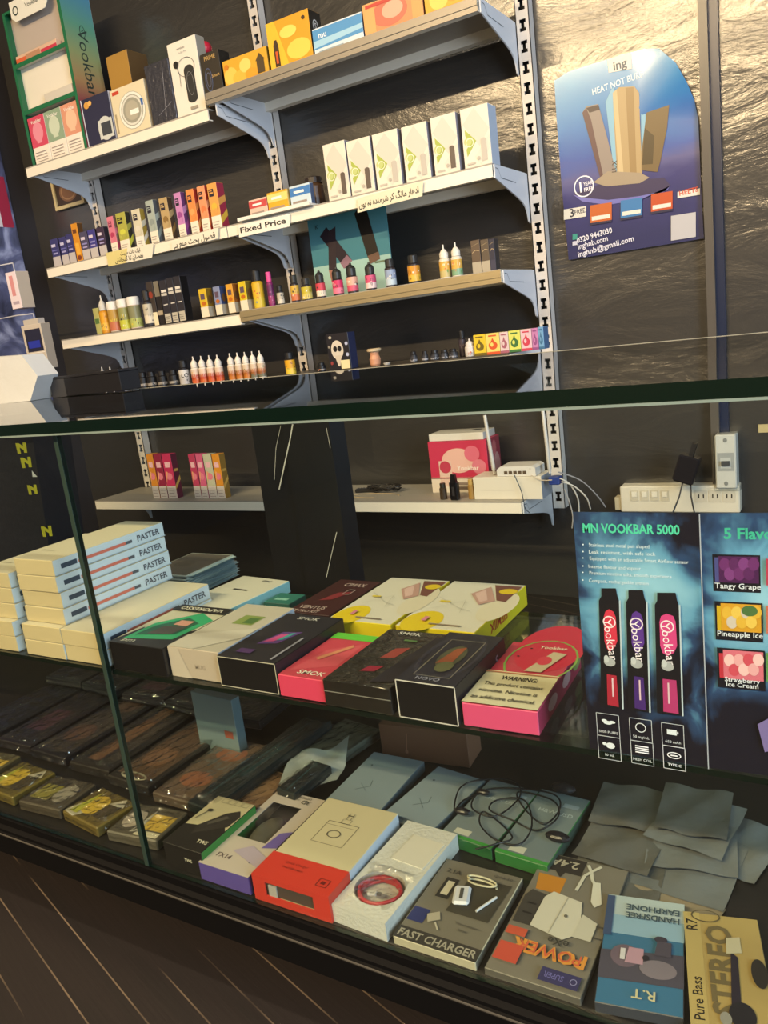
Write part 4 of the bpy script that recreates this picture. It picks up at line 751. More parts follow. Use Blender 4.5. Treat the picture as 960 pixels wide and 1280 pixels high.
# sockets, breaker, adapter
q = [PY(776, 636, 2.25), PY(925, 637, 2.25), PY(776, 609, 2.25)]
e = empty('switch_board', (q[0].x, 2.25, q[0].z - .01), 0, 'long white socket and switch board on the back wall at right', 'switch board')
w_ = q[1].x - q[0].x; h_ = q[2].z - q[0].z + .012
b = B(); b.T = Matrix.Identity(4); b.cbox(w_, .048, h_, .003, mat('d3ccba', .4)); b.build('board_box', e)
for i in range(4): B().box(.03 + i * .028, -.002, h_ * .45, .052 + i * .028, .0, h_ * .85, M_('c2baa6')).box(.034 + i * .028, -.004, h_ * .6, .048 + i * .028, -.002, h_ * .8, M_('dcd6c6')).build('rocker_switch', e)
for i in range(3): B().box(.205 + i * .036, -.0015, h_ * .4, .237 + i * .036, 0, h_ * .85, M_('c6beac')).box(.214 + i * .036, -.002, h_ * .55, .217 + i * .036, -.0015, h_ * .7, '2c2a28').box(.226 + i * .036, -.002, h_ * .55, .229 + i * .036, -.0015, h_ * .7, '2c2a28').build('socket', e)
B().box(-.018, .008, .005, -.001, .04, h_ * .55, M_('b8ac90')).build('cable_entry', e)
q = [PY(895, 611, 2.24), PY(921, 611, 2.24), PY(895, 544, 2.24)]
e = empty('circuit_breaker', (q[0].x, 2.235, q[0].z), 0, 'white circuit breaker in clear casing on the back wall above switch board', 'circuit breaker')
w_ = q[1].x - q[0].x; h_ = q[2].z - q[0].z
b = B(); b.cbox(w_, .055, h_, .003, mat('d6d2c8', .4)); b.art((0, 0, 0), (1, 0, 0), (0, 0, 1), w_, h_, [('r', .1, .33, .8, .34, 'a8a8a4'), ('r', .25, .38, .5, .2, 'c9c8c2'), ('e', .5, .9, .1, .04, '8a8a86'), ('e', .5, .1, .1, .04, '8a8a86')]); b.build('breaker_body', e)
B().box(w_ * .3, -.008, h_ * .44, w_ * .7, -.0006, h_ * .52, M_('4a4a4c')).build('toggle', e)
b = B(); b.cbox(w_ + .014, .058, h_ + .01, .002, CLEAR_PL); b.build('clear_casing', e, loc=(-.004, -.010, -.005)); e.location.y = 2.24
q = PY(856, 590, 2.17)
e = empty('power_adapter', (q.x, 2.18, q.z), 0, 'black power adapter leaning above the switch board with two cords', 'power adapter')
b = B(); b.T = Matrix.Rotation(math.radians(18), 4, 'Y') @ Matrix.Translation((-.028, 0, -.035)); b.cbox(.055, .04, .075, .004, mat('1e1c20', .25)); b.build('adapter_body', e)
b = B(); b.T = Matrix.Rotation(math.radians(18), 4, 'Y'); b.box(-.006, .01, .04, .006, .03, .075, '141316'); b.build('adapter_prongs', e)
for dx, sx in ((-.012, -.022), (.008, .012)): B().tube([(dx, .02, -.035), (dx + sx * .3, .0, -.07), (dx + sx, -.01, -.11), (dx + sx * .8, -.01, -.15)], .0022, '17161a', 6).build('adapter_cord', e)
q = PY(948, 541, 2.296)
tag(B().box(0, 0, 0, .05, .002, .022, 'b8a678').build('paper_tag', loc=(q.x, 2.2965, q.z)), 'small tan paper tag stuck to the wall right of the breaker', 'tag')

# ------------------------------------------------------------------ left wall display
XW = XL
def onleft(px, py, X=XL + .004): return PX(px, py, X)
def left_board(name, label, pts, mats_items, th=.006):
    q = [onleft(*p) for p in pts]; return q
def lrect(px0, py0, px1, py1, X):      # bounding rectangle on wall plane from two pixels (right-top, left-bottom)
    a, c = PX(px0, py0, X), PX(px1, py1, X); return a, c
# bluish poster panels on the left wall
def cloud_mat(nm, c0, c1, c2):
    m = bpy.data.materials.new(nm); m.use_nodes = True; nt = m.node_tree; bb = nt.nodes['Principled BSDF']; L = nt.links.new; bb.inputs['Roughness'].default_value = .3
    tc = nt.nodes.new('ShaderNodeTexCoord'); n = nt.nodes.new('ShaderNodeTexNoise'); n.inputs['Scale'].default_value = 9; n.inputs['Detail'].default_value = 4; n.inputs['Distortion'].default_value = .8
    cr = nt.nodes.new('ShaderNodeValToRGB'); E_ = cr.color_ramp.elements; E_[0].position = .38; E_[0].color = hexc(c0); E_[1].position = .68; E_[1].color = hexc(c2); x = E_.new(.52); x.color = hexc(c1)
    L(tc.outputs['Object'], n.inputs['Vector']); L(n.outputs['Fac'], cr.inputs[0]); L(cr.outputs[0], bb.inputs['Base Color']); return m
LP = cloud_mat('smoke_poster', '3a3e58', '5f6690', 'a7b0d8')
ya = PX(60, 470, XL + .005).y; za = PX(2, 180, XL + .005).z
zb = PX(60, 470, XL + .005).z
e = empty('smoke_poster', (XL + .002, ya, zb), 0, 'blue smoky poster on the left side wall, mostly cut off by the frame', 'poster')
b = B(); b.box(0, -.9, 0, .004, 0, za - zb + .05, LP); b.build('poster_sheet', e)
b = B(); zz = PX(25, 285, XL + .006).z - zb; z2 = PX(12, 222, XL + .006).z - zb
b.add([(.0048, -.01, zz), (.0048, -.06, zz), (.0048, -.06, z2), (.0048, -.01, z2)], [(3, 2, 1, 0)], 'a02a48'); b.add([(.0052, -.06, zz), (.0052, -.5, zz), (.0052, -.5, z2 - .02), (.0052, -.06, z2 - .02)], [(3, 2, 1, 0)], 'dcd8e0')
b.build('poster_print', e)
def hang(name, label, cat, px, py_top, py_bot, wpx, X, D, col, side, items):
    a = PX(px, py_bot, X); t = PX(px - (py_bot - py_top) * .18, py_top, X); h_ = t.z - a.z; dist = a.length
    return a, h_
# hanging pack and screen device hooked in front of the side wall
a = PY(16, 387, 1.75); t = PY(13, 340, 1.75); w_ = PY(36, 383, 1.75).x - a.x
h_ = t.z - a.z
e = empty('hanging_pack', (a.x, 1.75, a.z), 0, 'white and pink hanging pack hooked beside the left wall poster', 'pack')
b = carton_mesh(w_ * .62, .05, h_, 'd9ccd6', side='b8ac9e', front=[('r', .3, .35, .35, .55, 'c8888c'), ('r', .2, .12, .6, .08, 'a898a8')]); b.build('pack_body', e)
B().tube([(w_ * .3, .02, h_), (w_ * .3, .02, h_ + .03), (w_ * .3 - .1, .03, h_ + .035), (XL - a.x + .001, .03, h_ + .035)], .0022, 'b8b8c0', 6).build('wall_hook', e)
a = PY(38, 463, 1.7); t = PY(27, 408, 1.7); w_ = PY(62, 460, 1.7).x - a.x; h_ = t.z - a.z
e = empty('device_blister_pack', (a.x, 1.7, a.z), 0, 'white hanging pack with blue-screened device on the left wall hook', 'pack')
b = carton_mesh(w_, .035, h_, 'b9b0a6', side='9a9288', front=[('r', .12, .4, .8, .5, '1f1f34'), ('r', .2, .48, .6, .16, '24309a'), ('r', .1, .36, .85, .02, 'd8d4d0'), ('t', 'ATB', .6, .08, .07, '2a2624', 0, .5), ('r', .35, .22, .4, .06, 'b89890')])
b.build('pack_body', e); B().box(w_ * .1, .005, h_, w_ * .85, .03, h_ + .018, 'b0aaa4').build('hanger_tab', e)
B().tube([(w_ * .5, .02, h_ + .018), (w_ * .5, .02, h_ + .035), (w_ * .5 - .1, .03, h_ + .04), (XL - a.x + .001, .03, h_ + .04)], .0022, 'b8b8c0', 6).build('wall_hook', e)

# ------------------------------------------------------------------ things on the counter top
zc = CZ - .055
def topz(x): return ztop(x) + .0006
a, c = PY(64, 499, 1.18), PY(151, 492, 1.18); t = PY(62, 472, 1.18)
e = empty('black_box', (a.x, 1.185, topz(a.x)), 0, 'low glossy black box standing on the counter top at left', 'box')
w_ = c.x - a.x; h_ = t.z - topz(a.x)
b = carton_mesh(w_, .055, h_ - .006, mat('141316', .3), top=mat('2a282a', .3), front=[('r', 0, 0, .22, 1, '2c2c30')]); b.build('box_base', e)
b = B(); b.T = Matrix.Translation((-.001, -.001, h_ - .006)); b.cbox(w_ + .002, .057, .006, .001, mat('1c1b1e', .3)); b.build('box_lid', e)
# white paper bag
q = [PY(x, y, 1.14) for x, y in ((-70, 520), (40, 511), (47, 470), (27, 444), (-60, 450))]
o0 = Vector((q[1].x, 1.14, topz(q[1].x)))
b = B(); pts = [(p.x - o0.x, p.z - o0.z) for p in q]; pts[0] = (pts[0][0], .001); pts[1] = (pts[1][0], 0.0)
b.prism(pts, 0, .055, mat('b4b6b8', .5, name='white_plastic_film', bump=.3, bscale=15), 'y')
tag(b.build('white_bag', loc=o0), 'crumpled white plastic bag on the counter top, cut off at the frame edge', 'bag')
# ------------------------------------------------------------------ counter goods
def at_top(FL, FR, BL, base, h):
    zt_ = base + h; a, c, d = PZ(*FL, zt_), PZ(*FR, zt_), PZ(*BL, zt_)
    sh_ = max(0, A + .0085 - min(a.y, c.y))
    for p_ in (a, c, d): p_.y += sh_
    w_ = (c - a).length; dp = (d - a).length; ang = math.atan2(c.y - a.y, c.x - a.x)
    return a, w_, dp, ang
LASTX = [XD + .002]
def case_box(name, label, cat, group, FL, FR, BL, base, h, col, side=None, top=None, front=(), right=(), topart=(), dp=None, ang=None, lift=.0006, dy=0):
    a, w_, d_, an = at_top(FL, FR, BL, base, h)
    if group == GC and name not in ('aqua_carton', 'warning_carton'):
        an = 0
        if a.y < .75: a.x = max(a.x, LASTX[0] + .001); w_ = PZ(*FR, base + h).x - a.x; LASTX[0] = a.x + w_
        w_ -= .0012
    if dp: d_ = dp
    if ang is not None: an = math.radians(ang)
    b = carton_mesh(w_, d_, h, col, side, top, front, right, topart)
    o = b.build(name, loc=(a.x, a.y + dy, base + lift), rz=an); return tag(o, label, cat, group), w_, d_
def hgt(px, ytop, ybot, Y): return PY(px, ytop, Y).z - PY(px, ybot, Y).z
GC = 'cartons on the glass shelf of the counter'
yf = A + .012
# Paster cartons: long along the depth, cream ends to the front
BW = (PY(130, 835, yf).x - PY(75, 822, yf).x); BH = 0.0215
BW = 0.0905
BH = 0.0247
x3 = XD - .010 - BW
def paster(x, y, zb_, dpt, label, dx=0):
    b = carton_mesh(BW - .001, dpt, BH - .0006, 'c6b48c', side='cdd6da', top='c9c0a8', right=[('r', .06, .34, .13, .3, '3a4656'), ('r', .2, .36, .42, .2, 'd0705c'), ('r', .62, .36, .06, .2, '5a5a60'), ('t', 'PASTER', .84, .5, .4, '55555c', 0, -.22, .02), ('r', .0, .02, 1, .06, 'a8b4bc')], topart=[('r', .1, .2, .3, .02, 'a09884')])
    return tag(b.build('cigarette_tube_carton', loc=(x + dx, y, zb_)), label, 'carton', 'stacked long cream-ended cartons')
LEN = .215
zz = MID + .0006
cols = [x3 - 3 * (BW + .001), x3 - 2 * (BW + .001), x3 - (BW + .001), x3]
xs = cols[1]; 
xl = PY(50, 808, yf).x
for c_i, (xx, nlay, lab) in enumerate(((cols[3], 2, 'against the glass joint'), (cols[2], 6, 'in the tall stack next to the joint'), (cols[1] - .022, 5, 'in the shorter stack left of the tall one'))):
    for L_ in range(nlay):
        nm = ('bottom one', 'second from the bottom', 'third from the bottom', 'fourth from the bottom', 'fifth from the bottom', 'topmost one')[L_]
        paster(xx, yf + (.0 if L_ < 2 else .012) + random.uniform(0, .003), zz + L_ * BH, LEN, 'cream-ended carton %s, %s' % (lab, nm), random.uniform(-.0006, .0006))
# stack of silver card packs
sa = PZ(205, 733, MID); sb = PZ(322, 728, MID)
for i in range(12):
    zb_ = MID + .0006 + i * .0034
    b = B(); w_ = .105; d_ = .125
    b.cbox(w_, d_, .0022, .0004, mat('a3a79f', .3)); b.art((0, 0, .0022), (1, 0, 0), (0, 1, 0), w_, d_, [('r', .03, .03, .94, .94, '57504a'), ('e', .4, .5, .2, .15, '4a443e')])
    b.T = Matrix.Identity(4); b.add([(w_, .002, .0008), (w_ + .011, .006, .0014), (w_ + .013, d_ * .5, .0018), (w_ + .010, d_ - .004, .0010), (w_, d_ - .002, .0008)], [(0, 1, 2, 3, 4), (4, 3, 2, 1, 0)], mat('aec6cc', .25))
    o = b.build('foil_card_pack', loc=(-1.108 + random.uniform(0, .006), .976 + random.uniform(-.004, .004) - .045, zb_), rz=random.uniform(-.03, .03))
    tag(o, 'thin silvery card pack %s of the stack behind the cartons' % (('at the bottom', 'second from the bottom', 'third from the bottom', 'fourth from the bottom', 'fifth from the bottom', 'just below the middle', 'just above the middle', 'fifth from the top', 'fourth from the top', 'third from the top', 'second from the top', 'at the top')[i]), 'card pack', 'stacked silvery card packs')
hb = hgt(262, 822, 858, yf)
CB = mat('141214', .3, name='black_carton')
case_box('aqua_carton', 'long white-topped carton with pale aqua side near the card packs', 'carton', GC, (226, 754), (284, 763), (305, 720), MID, .020, 'b7c9c6', side='8fc4cc', top='c6c2b2', right=[('r', .1, .3, .3, .3, '7ab0b8')], topart=[('r', .35, .55, .3, .04, '3c3c3c'), ('t', 'EPIC', .65, .9, .05, '4a4a4a', 0, .5)])
case_box('teal_box', 'small dark teal box left of the dark red carton', 'box', GC, (329, 753), (360, 757), (346, 741), MID, .012, '1f4a44', top='2a6a60', topart=[('r', .2, .3, .5, .2, '7ab0a0')])
o, w_, d_ = case_box('pod_kit_carton', 'black carton with green swirl top beside the glass joint', 'carton', GC, (134, 802), (203, 812), (228, 757), MID, hb, CB, top='b9b49c',
    topart=[('p', [(0, 0), (1, 0), (1, .45), (.6, .25), (.3, .2), (.1, .4)], '23201e'), ('p', [(.12, .1), (.9, .2), (.98, .7), (.6, .85), (.15, .5)], '2f9a68'), ('p', [(.2, .2), (.8, .3), (.85, .6), (.55, .7), (.25, .45)], '1f5a44'), ('p', [(.35, .25), (.75, .3), (.78, .5), (.4, .45)], '4a4640'), ('r', .5, .5, .25, .12, 'c08a78'), ('r', 0, .84, 1, .16, '1c1a1a'), ('t', 'VAPORESSO', .5, .92, .075, 'd9d4c0', 180, .9), ('t', 'LUXE', .3, .05, .05, 'c0c0b0', 180)])
# translucent printed sleeve carton
case_box('sleeved_carton', 'beige-grey carton in a milky sleeve beside the green swirl carton', 'carton', GC, (204, 811), (261, 824), (300, 757), MID, hb + .001, 'b5a594', side='b3bdcc', top='b3ab9c',
    front=[('t', 'MUG', .6, .42, .14, '9a8a7c', 0, .35), ('p', [(0, 0), (.4, 0), (.2, 1), (0, 1)], 'bdaf9f')], topart=[('r', .38, .55, .4, .2, '7a8a4a'), ('r', .55, .58, .2, .12, '4a6a3a'), ('p', [(0, 0), (.5, 0), (1, .3), (1, .5), (0, .25)], 'bfb8aa')])
case_box('smoke_kit_carton', 'black carton with violet gadget print and white-edged front', 'carton', GC, (262, 823), (336, 836), (352, 769), MID, hb, CB, side='1a1922', top='232128',
    front=[('box', .01, .02, .98, .96, .0012, 'b8b09c')], topart=[('p', [(.3, .3), (.6, .35), (.72, .62), (.42, .58)], '5a3a78'), ('p', [(.35, .35), (.5, .38), (.58, .55), (.45, .53)], 'b84a80'), ('p', [(.52, .4), (.6, .42), (.66, .58), (.58, .57)], '3f8a8a'), ('t', 'SMOK', .5, .9, .06, 'b8b4b0', 0, .5), ('r', .2, .1, .25, .08, '4a2f60'), ('r', .86, .04, .04, .45, '8a8894')])
hp = hgt(338, 845, 871, yf)
case_box('pink_kit_carton', 'flat bright pink carton with white lettering between two black cartons', 'carton', GC, (339, 845), (399, 856), (405, 792), MID, hp, 'd23e5c', top='b8404e', topart=[('p', [(.1, .1), (.9, .3), (.9, .8), (.3, .6)], 'c2505a'), ('r', 0, .86, 1, .14, '5fb83c'), ('t', 'SMOK', .62, .1, .075, 'e8d8c8', -0, .7), ('p', [(.3, .4), (.7, .75), (.78, .7), (.4, .36)], 'c88060')])
h2 = hgt(402, 849, 880, yf)
case_box('wrapped_black_carton', 'cling-wrapped black carton with red gadget print, left of white-edged one', 'carton', GC, (401, 850), (488, 862), (476, 786), MID, h2, mat('1f1b18', .15, bump=.4, bscale=60, coat=.6, name='wrapped_black'), top=mat('2a2622', .15, bump=.4, bscale=60, coat=.6, name='wrapped_top'),
    front=[('r', 0, .55, 1, .03, '8a857c')], topart=[('p', [(.4, .45), (.6, .48), (.66, .68), (.46, .64)], '8a3a34'), ('p', [(.35, .2), (.55, .22), (.6, .32), (.4, .3)], '8a2438'), ('t', 'SMOK', .42, .93, .055, 'c8c4bc', 0, .4), ('p', [(.65, .05), (.95, .1), (.95, .9), (.85, .9)], '26222a'), ('r', .45, .78, .2, .03, '4a6a3a')])
h3 = hgt(490, 853, 899, yf)
case_box('outlined_black_carton', 'black carton with white outlined front and patterned top beside the warning box', 'carton', GC, (489, 853), (566, 864), (556, 793), MID, h3, CB, side='16141c', top='26242e',
    front=[('box', .012, .015, .976, .97, .0014, 'c6bfb4')], right=[('t', 'SMOK', .25, .5, .2, '9a9ab0', 0, .2), ('t', 'S', .8, .6, .3, '8a8aa0')],
    topart=[('box', .2, .12, .6, .72, .0008, '8a8478'), ('e', .5, .5, .2, .22, '4a4a38'), ('p', [(.35, .35), (.6, .4), (.6, .7), (.45, .65)], '8a4a30'), ('e', .55, .3, .14, .1, '5a5a3c'), ('t', 'NOVO', .5, .06, .05, '9a9aa8', 0, .4)] + [('ring', .5, .5, .42 + .02 * k, .44 + .018 * k, .005, '4a485c') for k in range(3)])
h4 = hgt(578, 880, 908, yf)
a, w_, d_, an = at_top((577, 879), (672, 891), (646, 803), MID, h4)
WB = mat('c9c0a0', .5, name='label_paper')
b = carton_mesh(w_, d_, h4, 'd24a72', side='9c2c4a', top='b23a4c', right=[('e', .3, .5, .1, .28, 'c9a0a8'), ('e', .62, .55, .1, .28, 'c9a0a8'), ('e', .88, .6, .1, .28, '8a9a5a')],
    topart=[('e', .62, .95, .5, .42, 'b8283e'), ('ring', .6, .72, .5, .35, .03, '7a9a4a'), ('e', .35, .9, .02, .01, '2a1a1a'), ('e', .25, .75, .02, .01, '2a1a1a'), ('t', 'Yookbar', .66, .93, .05, 'e0d0b8', 0, .4), ('p', [(.48, .52), (.72, .52), (.9, .84), (.7, .86)], 'b8a88c'), ('e', .66, .7, .1, .07, 'c2384a'), ('r', .0, .0, 1, .48, WB),
            ('t', 'WARNING:', .52, .38, .055, '2a2420', 0, .5, .03), ('t', 'This product contains', .5, .28, .045, '3a342c', 0, .8), ('t', 'nicotine. Nicotine is', .5, .18, .045, '3a342c', 0, .78), ('t', 'an addictive chemical.', .5, .08, .045, '3a342c', 0, .85), ('r', 0, .44, 1, .012, 'b86a4a')])
tag(b.build('warning_carton', loc=(a.x, a.y, MID + .0006), rz=an), 'bright pink carton with a cream nicotine warning label, at the right', 'carton', GC)
# yellow cartons
YL = 'c9b51c'
for i, (FL, FR, BL, lb) in enumerate((((409, 774), (489, 782), (487, 722), 'yellow-sided carton with white engraved top, left one of the pair'), ((494, 782), (596, 790), (573, 727), 'yellow-sided carton with white top and red lettered side, right of the pair'))):
    hy = .030
    case_box('pocket_kit_carton', lb, 'carton', GC, FL, FR, BL, MID, hy, YL, side=YL, top='c9c3b4', right=[('t', 'EIEMJIX', .42, .52, .42, 'a8381c', 180, .5, .03)] if i else (),
        topart=[('e', .25, .12, .24, .2, 'cfb51e'), ('e', .95, .5, .2, .3, 'c9bfa8'), ('p', [(.62, .95), (.98, .95), (.98, .6), (.85, .62)], '6a4038'), ('e', .88, .82, .12, .06, 'cdb01c'), ('p', [(.45, .72), (.6, .9), (.85, .6), (.7, .5)], 'b08a80'), ('p', [(.5, .72), (.58, .82), (.75, .6), (.68, .55)], 'caa8a0'),
                ('r', .38, .06, .4, .02, '8a7a6a'), ('r', .18, .5, .14, .03, 'd0b830'), ('l', [(.1, .6), (.5, .4), (.7, .35)], .0006, '9a9488'), ('l', [(.2, .35), (.5, .55), (.6, .3)], .0006, '9a9488'), ('r', .25, .1, .06, .08, 'c87a8a')], lift=.0006)
case_box('red_kit_carton', 'dark maroon carton with faint lettering behind the black ones', 'carton', GC, (357, 765), (409, 772), (408, 724), MID, .028, '2e1416', top='3a1a1c', topart=[('t', 'CIMAX', .55, .85, .09, 'b09a94', 0, .5), ('p', [(.3, .35), (.55, .4), (.75, .65), (.45, .6)], '7a2a30'), ('t', 'VENTUS', .42, .16, .08, 'b09a94', 0, .6), ('t', 'SE PRO KIT', .4, .05, .06, 'b09a94', 0, .6), ('box', .6, .55, .15, .14, .001, 'b8a8a4')])

# leaflet standing on the glass shelf edge
LY = A + .0095
q = [PY(716, 640, LY), PY(873, 640, LY), PY(881, 976, LY), PY(727, 946, LY)]
zl = MID + .0006; LH = q[0].z - zl
LW = q[1].x - q[0].x
e = empty('vape_leaflet', (q[0].x, LY, zl), 0, 'folded dark leaflet advertising three disposable vapes, leaning inside the front glass', 'leaflet')
def smoke_mat():
    m = bpy.data.materials.new('leaflet_smoke'); m.use_nodes = True; nt = m.node_tree; bb = nt.nodes['Principled BSDF']; L = nt.links.new; bb.inputs['Roughness'].default_value = .4
    tc = nt.nodes.new('ShaderNodeTexCoord'); n = nt.nodes.new('ShaderNodeTexNoise'); n.inputs['Scale'].default_value = 16; n.inputs['Detail'].default_value = 4; n.inputs['Distortion'].default_value = .9
    # soft band across the middle
    vm = nt.nodes.new('ShaderNodeVectorMath'); vm.operation = 'DISTANCE'; vm.inputs[1].default_value = (LW * .5, 0, LH * .62)
    mp = nt.nodes.new('ShaderNodeMapping'); mp.inputs['Scale'].default_value = (.8, 1, .62); mp.inputs['Location'].default_value = (LW * .1, 0, LH * .24)
    mr = nt.nodes.new('ShaderNodeMapRange'); mr.inputs['From Min'].default_value = .02; mr.inputs['From Max'].default_value = .105; mr.inputs['To Min'].default_value = .30; mr.inputs['To Max'].default_value = -.45
    ad = nt.nodes.new('ShaderNodeMath'); cr = nt.nodes.new('ShaderNodeValToRGB'); E_ = cr.color_ramp.elements
    E_[0].position = .42; E_[0].color = hexc('161320'); E_[1].position = .95; E_[1].color = hexc('8fbccf'); x = E_.new(.55); x.color = hexc('2c4468'); x = E_.new(.68); x.color = hexc('5f94b2')
    L(tc.outputs['Object'], n.inputs['Vector']); L(tc.outputs['Object'], mp.inputs[0]); L(mp.outputs[0], vm.inputs[0]); L(vm.outputs['Value'], mr.inputs[0]); L(mr.outputs[0], ad.inputs[0]); L(n.outputs['Fac'], ad.inputs[1]); L(ad.outputs[0], cr.inputs[0]); L(cr.outputs[0], bb.inputs['Base Color']); return m
SM = smoke_mat()
def lf(px, py):
    v = PY(px, py, LY); return ((v.x - q[0].x) / LW, (v.z - zl) / LH)
def lp(pts, c): return ('p', [lf(*p) for p in pts], mat(c, .4))
b = B(); b.box(0, 0, 0, LW, .0008, LH, SM)
IT = [('t', 'MN VOOKBAR 5000', *lf(787, 661), 11.5 / F * .66 / LH * 1.05, '4fc8a0', 0, -.78, .03)]
for i, (x, y, wd) in enumerate(((733, 682, 80), (733, 691, 88), (733, 700, 128), (733, 709, 70), (733, 718, 108), (733, 727, 80))):
    s_ = ['Stainless steel metal pen shaped', 'Leak resistant, with safe lock', 'Equipped with an adjustable Smart Airflow sensor', 'Intense flavour and vapour', 'Premium nicotine salts, smooth experience', 'Compact, rechargeable system'][i]
    fx, fy = lf(x + wd / 2, y); IT += [('t', s_, fx, fy, .014, 'dfe8ee', 0, -wd / 158 * .98, .0), ('e', lf(x - 4, y)[0], fy, .006, .003, 'dfe8ee')]
for (x0, x1, yt, yb_, c, cd) in ((747, 776, 735, 882, 'd0354a', 'a8283a'), (781, 810, 737, 886, '5a3488', '46286e'), (817, 851, 740, 890, 'd0437e', 'b0386c')):
    m_ = (x0 + x1) / 2
    IT += [lp([(x0 + 2, yt + 15), (x0 + 5, yb_), (x1 + 4, yb_ + 4), (x1 - 2, yt + 15), (x1 - 4, yt + 10), (x1 - 6, yt), (x0 + 5, yt), (x0 + 5, yt + 10)], '17141a'),
           lp([(x1 - 2, yt + 15), (x1 + 2, yb_ + 4), (x1 + 4, yb_ + 4), (x1, yt + 15)], 'b8c4cc'),
           lp([(x0 + 8, yt + 36), (x0 + 9, yt + 66), (x0 + 12, yt + 75), (m_ + 1, yt + 79), (x1 - 8, yt + 75), (x1 - 4, yt + 66), (x1 - 6, yt + 36), (x1 - 9, yt + 29), (m_, yt + 26), (x0 + 10, yt + 29)], c),
           ('ring', *lf(m_ + .5, yt + 42), .055, .055 * LW / LH, .011, 'e8d8dc'), ('t', 'Yookbar', *lf(m_ + 2, yt + 64), .034, 'f0e4e8', -84, None, .0),
           ('e', *lf(m_ + 1, yt + 92), .05, .018, 'a8a8a8'), ('e', *lf(m_ - 3, yt + 88), .022, .016, 'c0c0c0'), lp([(x0 + 12, yt + 107), (x0 + 13, yb_ - 2), (x1 - 2, yb_ + 1), (x1 - 5, yt + 109)], cd), lp([(x0 + 18, yt + 112), (x0 + 19, yb_ - 12), (x0 + 21, yb_ - 12), (x0 + 20, yt + 112)], 'd8b8c0')]
for r_ in range(2):
    for c_ in range(3):
        x0 = (748, 789, 829)[c_] + r_ * 2; y0 = (893, 899, 905)[c_] + r_ * 28
        fx0, fy0 = lf(x0, y0 + 24); fx1, fy1 = lf(x0 + 26, y0)
        IT += [('box', fx0, fy0, fx1 - fx0, fy1 - fy0, .0005, 'c9ccd4')]
        mx_, my_ = (fx0 + fx1) / 2, fy0 + (fy1 - fy0) * .62
        k = r_ * 3 + c_; g = (fx1 - fx0)
        tx = ['5000 PUFFS', '50 mg/mL', '650 mAh', '10 mL', 'MESH COIL', 'TYPE-C'][k]
        IT += [('t', tx, mx_, fy0 + (fy1 - fy0) * .2, .011, 'dcdfe6', 0, g * .85, .0)]
        if k == 0: IT += [('e', mx_, my_, g * .2, .008, 'dcdfe6'), ('e', mx_ - g * .15, my_ + .008, g * .12, .006, 'dcdfe6'), ('e', mx_ + g * .2, my_ + .005, g * .14, .006, 'dcdfe6')]
        elif k == 1: IT += [('ring', mx_, my_, g * .24, g * .24 * LW / LH, .007, 'dcdfe6')]
        elif k == 2: IT += [('r', mx_ - g * .26, my_ - .01, g * .44, .022, 'dcdfe6'), ('r', mx_ + g * .2, my_ - .004, g * .06, .01, 'dcdfe6')]
        elif k == 3: IT += [('e', mx_ + g * .06, my_, g * .2, .013, 'dcdfe6'), ('e', mx_ - g * .2, my_ + .006, g * .09, .007, 'dcdfe6')]
        elif k == 4: IT += [('r', mx_ - g * .3, my_ - .012 + .009 * j, g * .6, .005, 'dcdfe6') for j in range(4)]
        else: IT += [('ring', mx_, my_, g * .32, .014, .008, 'dcdfe6'), ('r', mx_ - g * .16, my_ - .003, g * .32, .005, 'dcdfe6')]
b.art((0, 0, 0), (1, 0, 0), (0, 0, 1), LW, LH, IT, .00006); b.build('left_panel', e)
# right panel, folded slightly away
RP = LW * 1.15
b = B(); b.box(0, 0, 0, RP, .0008, LH, SM)
def rf(px, py):
    v = PY(px, py, LY); return ((v.x - q[1].x) / RP, (v.z - zl) / LH)
def rr(x0, y0, x1, y1, c):
    a_, b_ = rf(x0, y1), rf(x1, y0); return ('r', a_[0], a_[1], b_[0] - a_[0], b_[1] - a_[1], mat(c, .4))
IT = [('t', '5 Flavours', rf(948, 668)[0], rf(948, 668)[1], 12.5 / F * .66 / LH * 1.05, '3fae8c', 0, .62, .03)]
for (x0, y0, c0, tops, nm) in ((893, 697, '4a1f4c', ('6a2c66', '7a3a78', '5a2458'), 'Tangy Grape'), (896, 757, 'cf9428', ('d8a838', 'c8b8a8', 'e0b850'), 'Pineapple Ice'), (899, 816, 'd06a78', ('e6b8b4', 'c84a58', 'e0a0a0'), 'Strawberry Ice Cream')):
    IT += [rr(x0 - 2, y0 - 2, x0 + 56, y0 + 42, '16131b'), rr(x0 + 5, y0, x0 + 54, y0 + 31, c0), rr(x0, y0, x0 + 4, y0 + 30, {'4a1f4c': '4a4a80', 'cf9428': 'c8a020'}.get(c0, 'b8303c'))]
    for j in range(7):
        x_, y_ = rf(x0 + 12 + 6 * j, y0 + 9 + 12 * (j % 2)); IT += [('e', x_, y_, .035, .024, tops[j % 3])]
    if nm[0] == 'P': IT += [('e', *rf(x0 + 40, y0 + 7), .05, .02, '4a6a3a')]
    if nm[0] == 'S': IT += [('t', 'Strawberry', *rf(x0 + 28, y0 + 34), .018, 'd8d8dc', 0, .3), ('t', 'Ice Cream', *rf(x0 + 28, y0 + 40), .018, 'd8d8dc', 0, .3)]
    else: IT += [('t', nm, *rf(x0 + 28, y0 + 36), .02, 'd8d8dc', 0, .34)]
for k in range(3): IT += [rr(957, 700 + 60 * k, 1000, 732 + 60 * k, ('b83a50', 'c06a50', '5a8a4a')[k])]
IT += [('p', [rf(946, 905), rf(955, 940), rf(985, 935), rf(975, 890)], '7a6a9c'), ('l', [(.004, 0), (.004, 1)], .0009, 'a8aab4')]
b.art((0, 0, 0), (1, 0, 0), (0, 0, 1), RP, LH, IT, .00006)
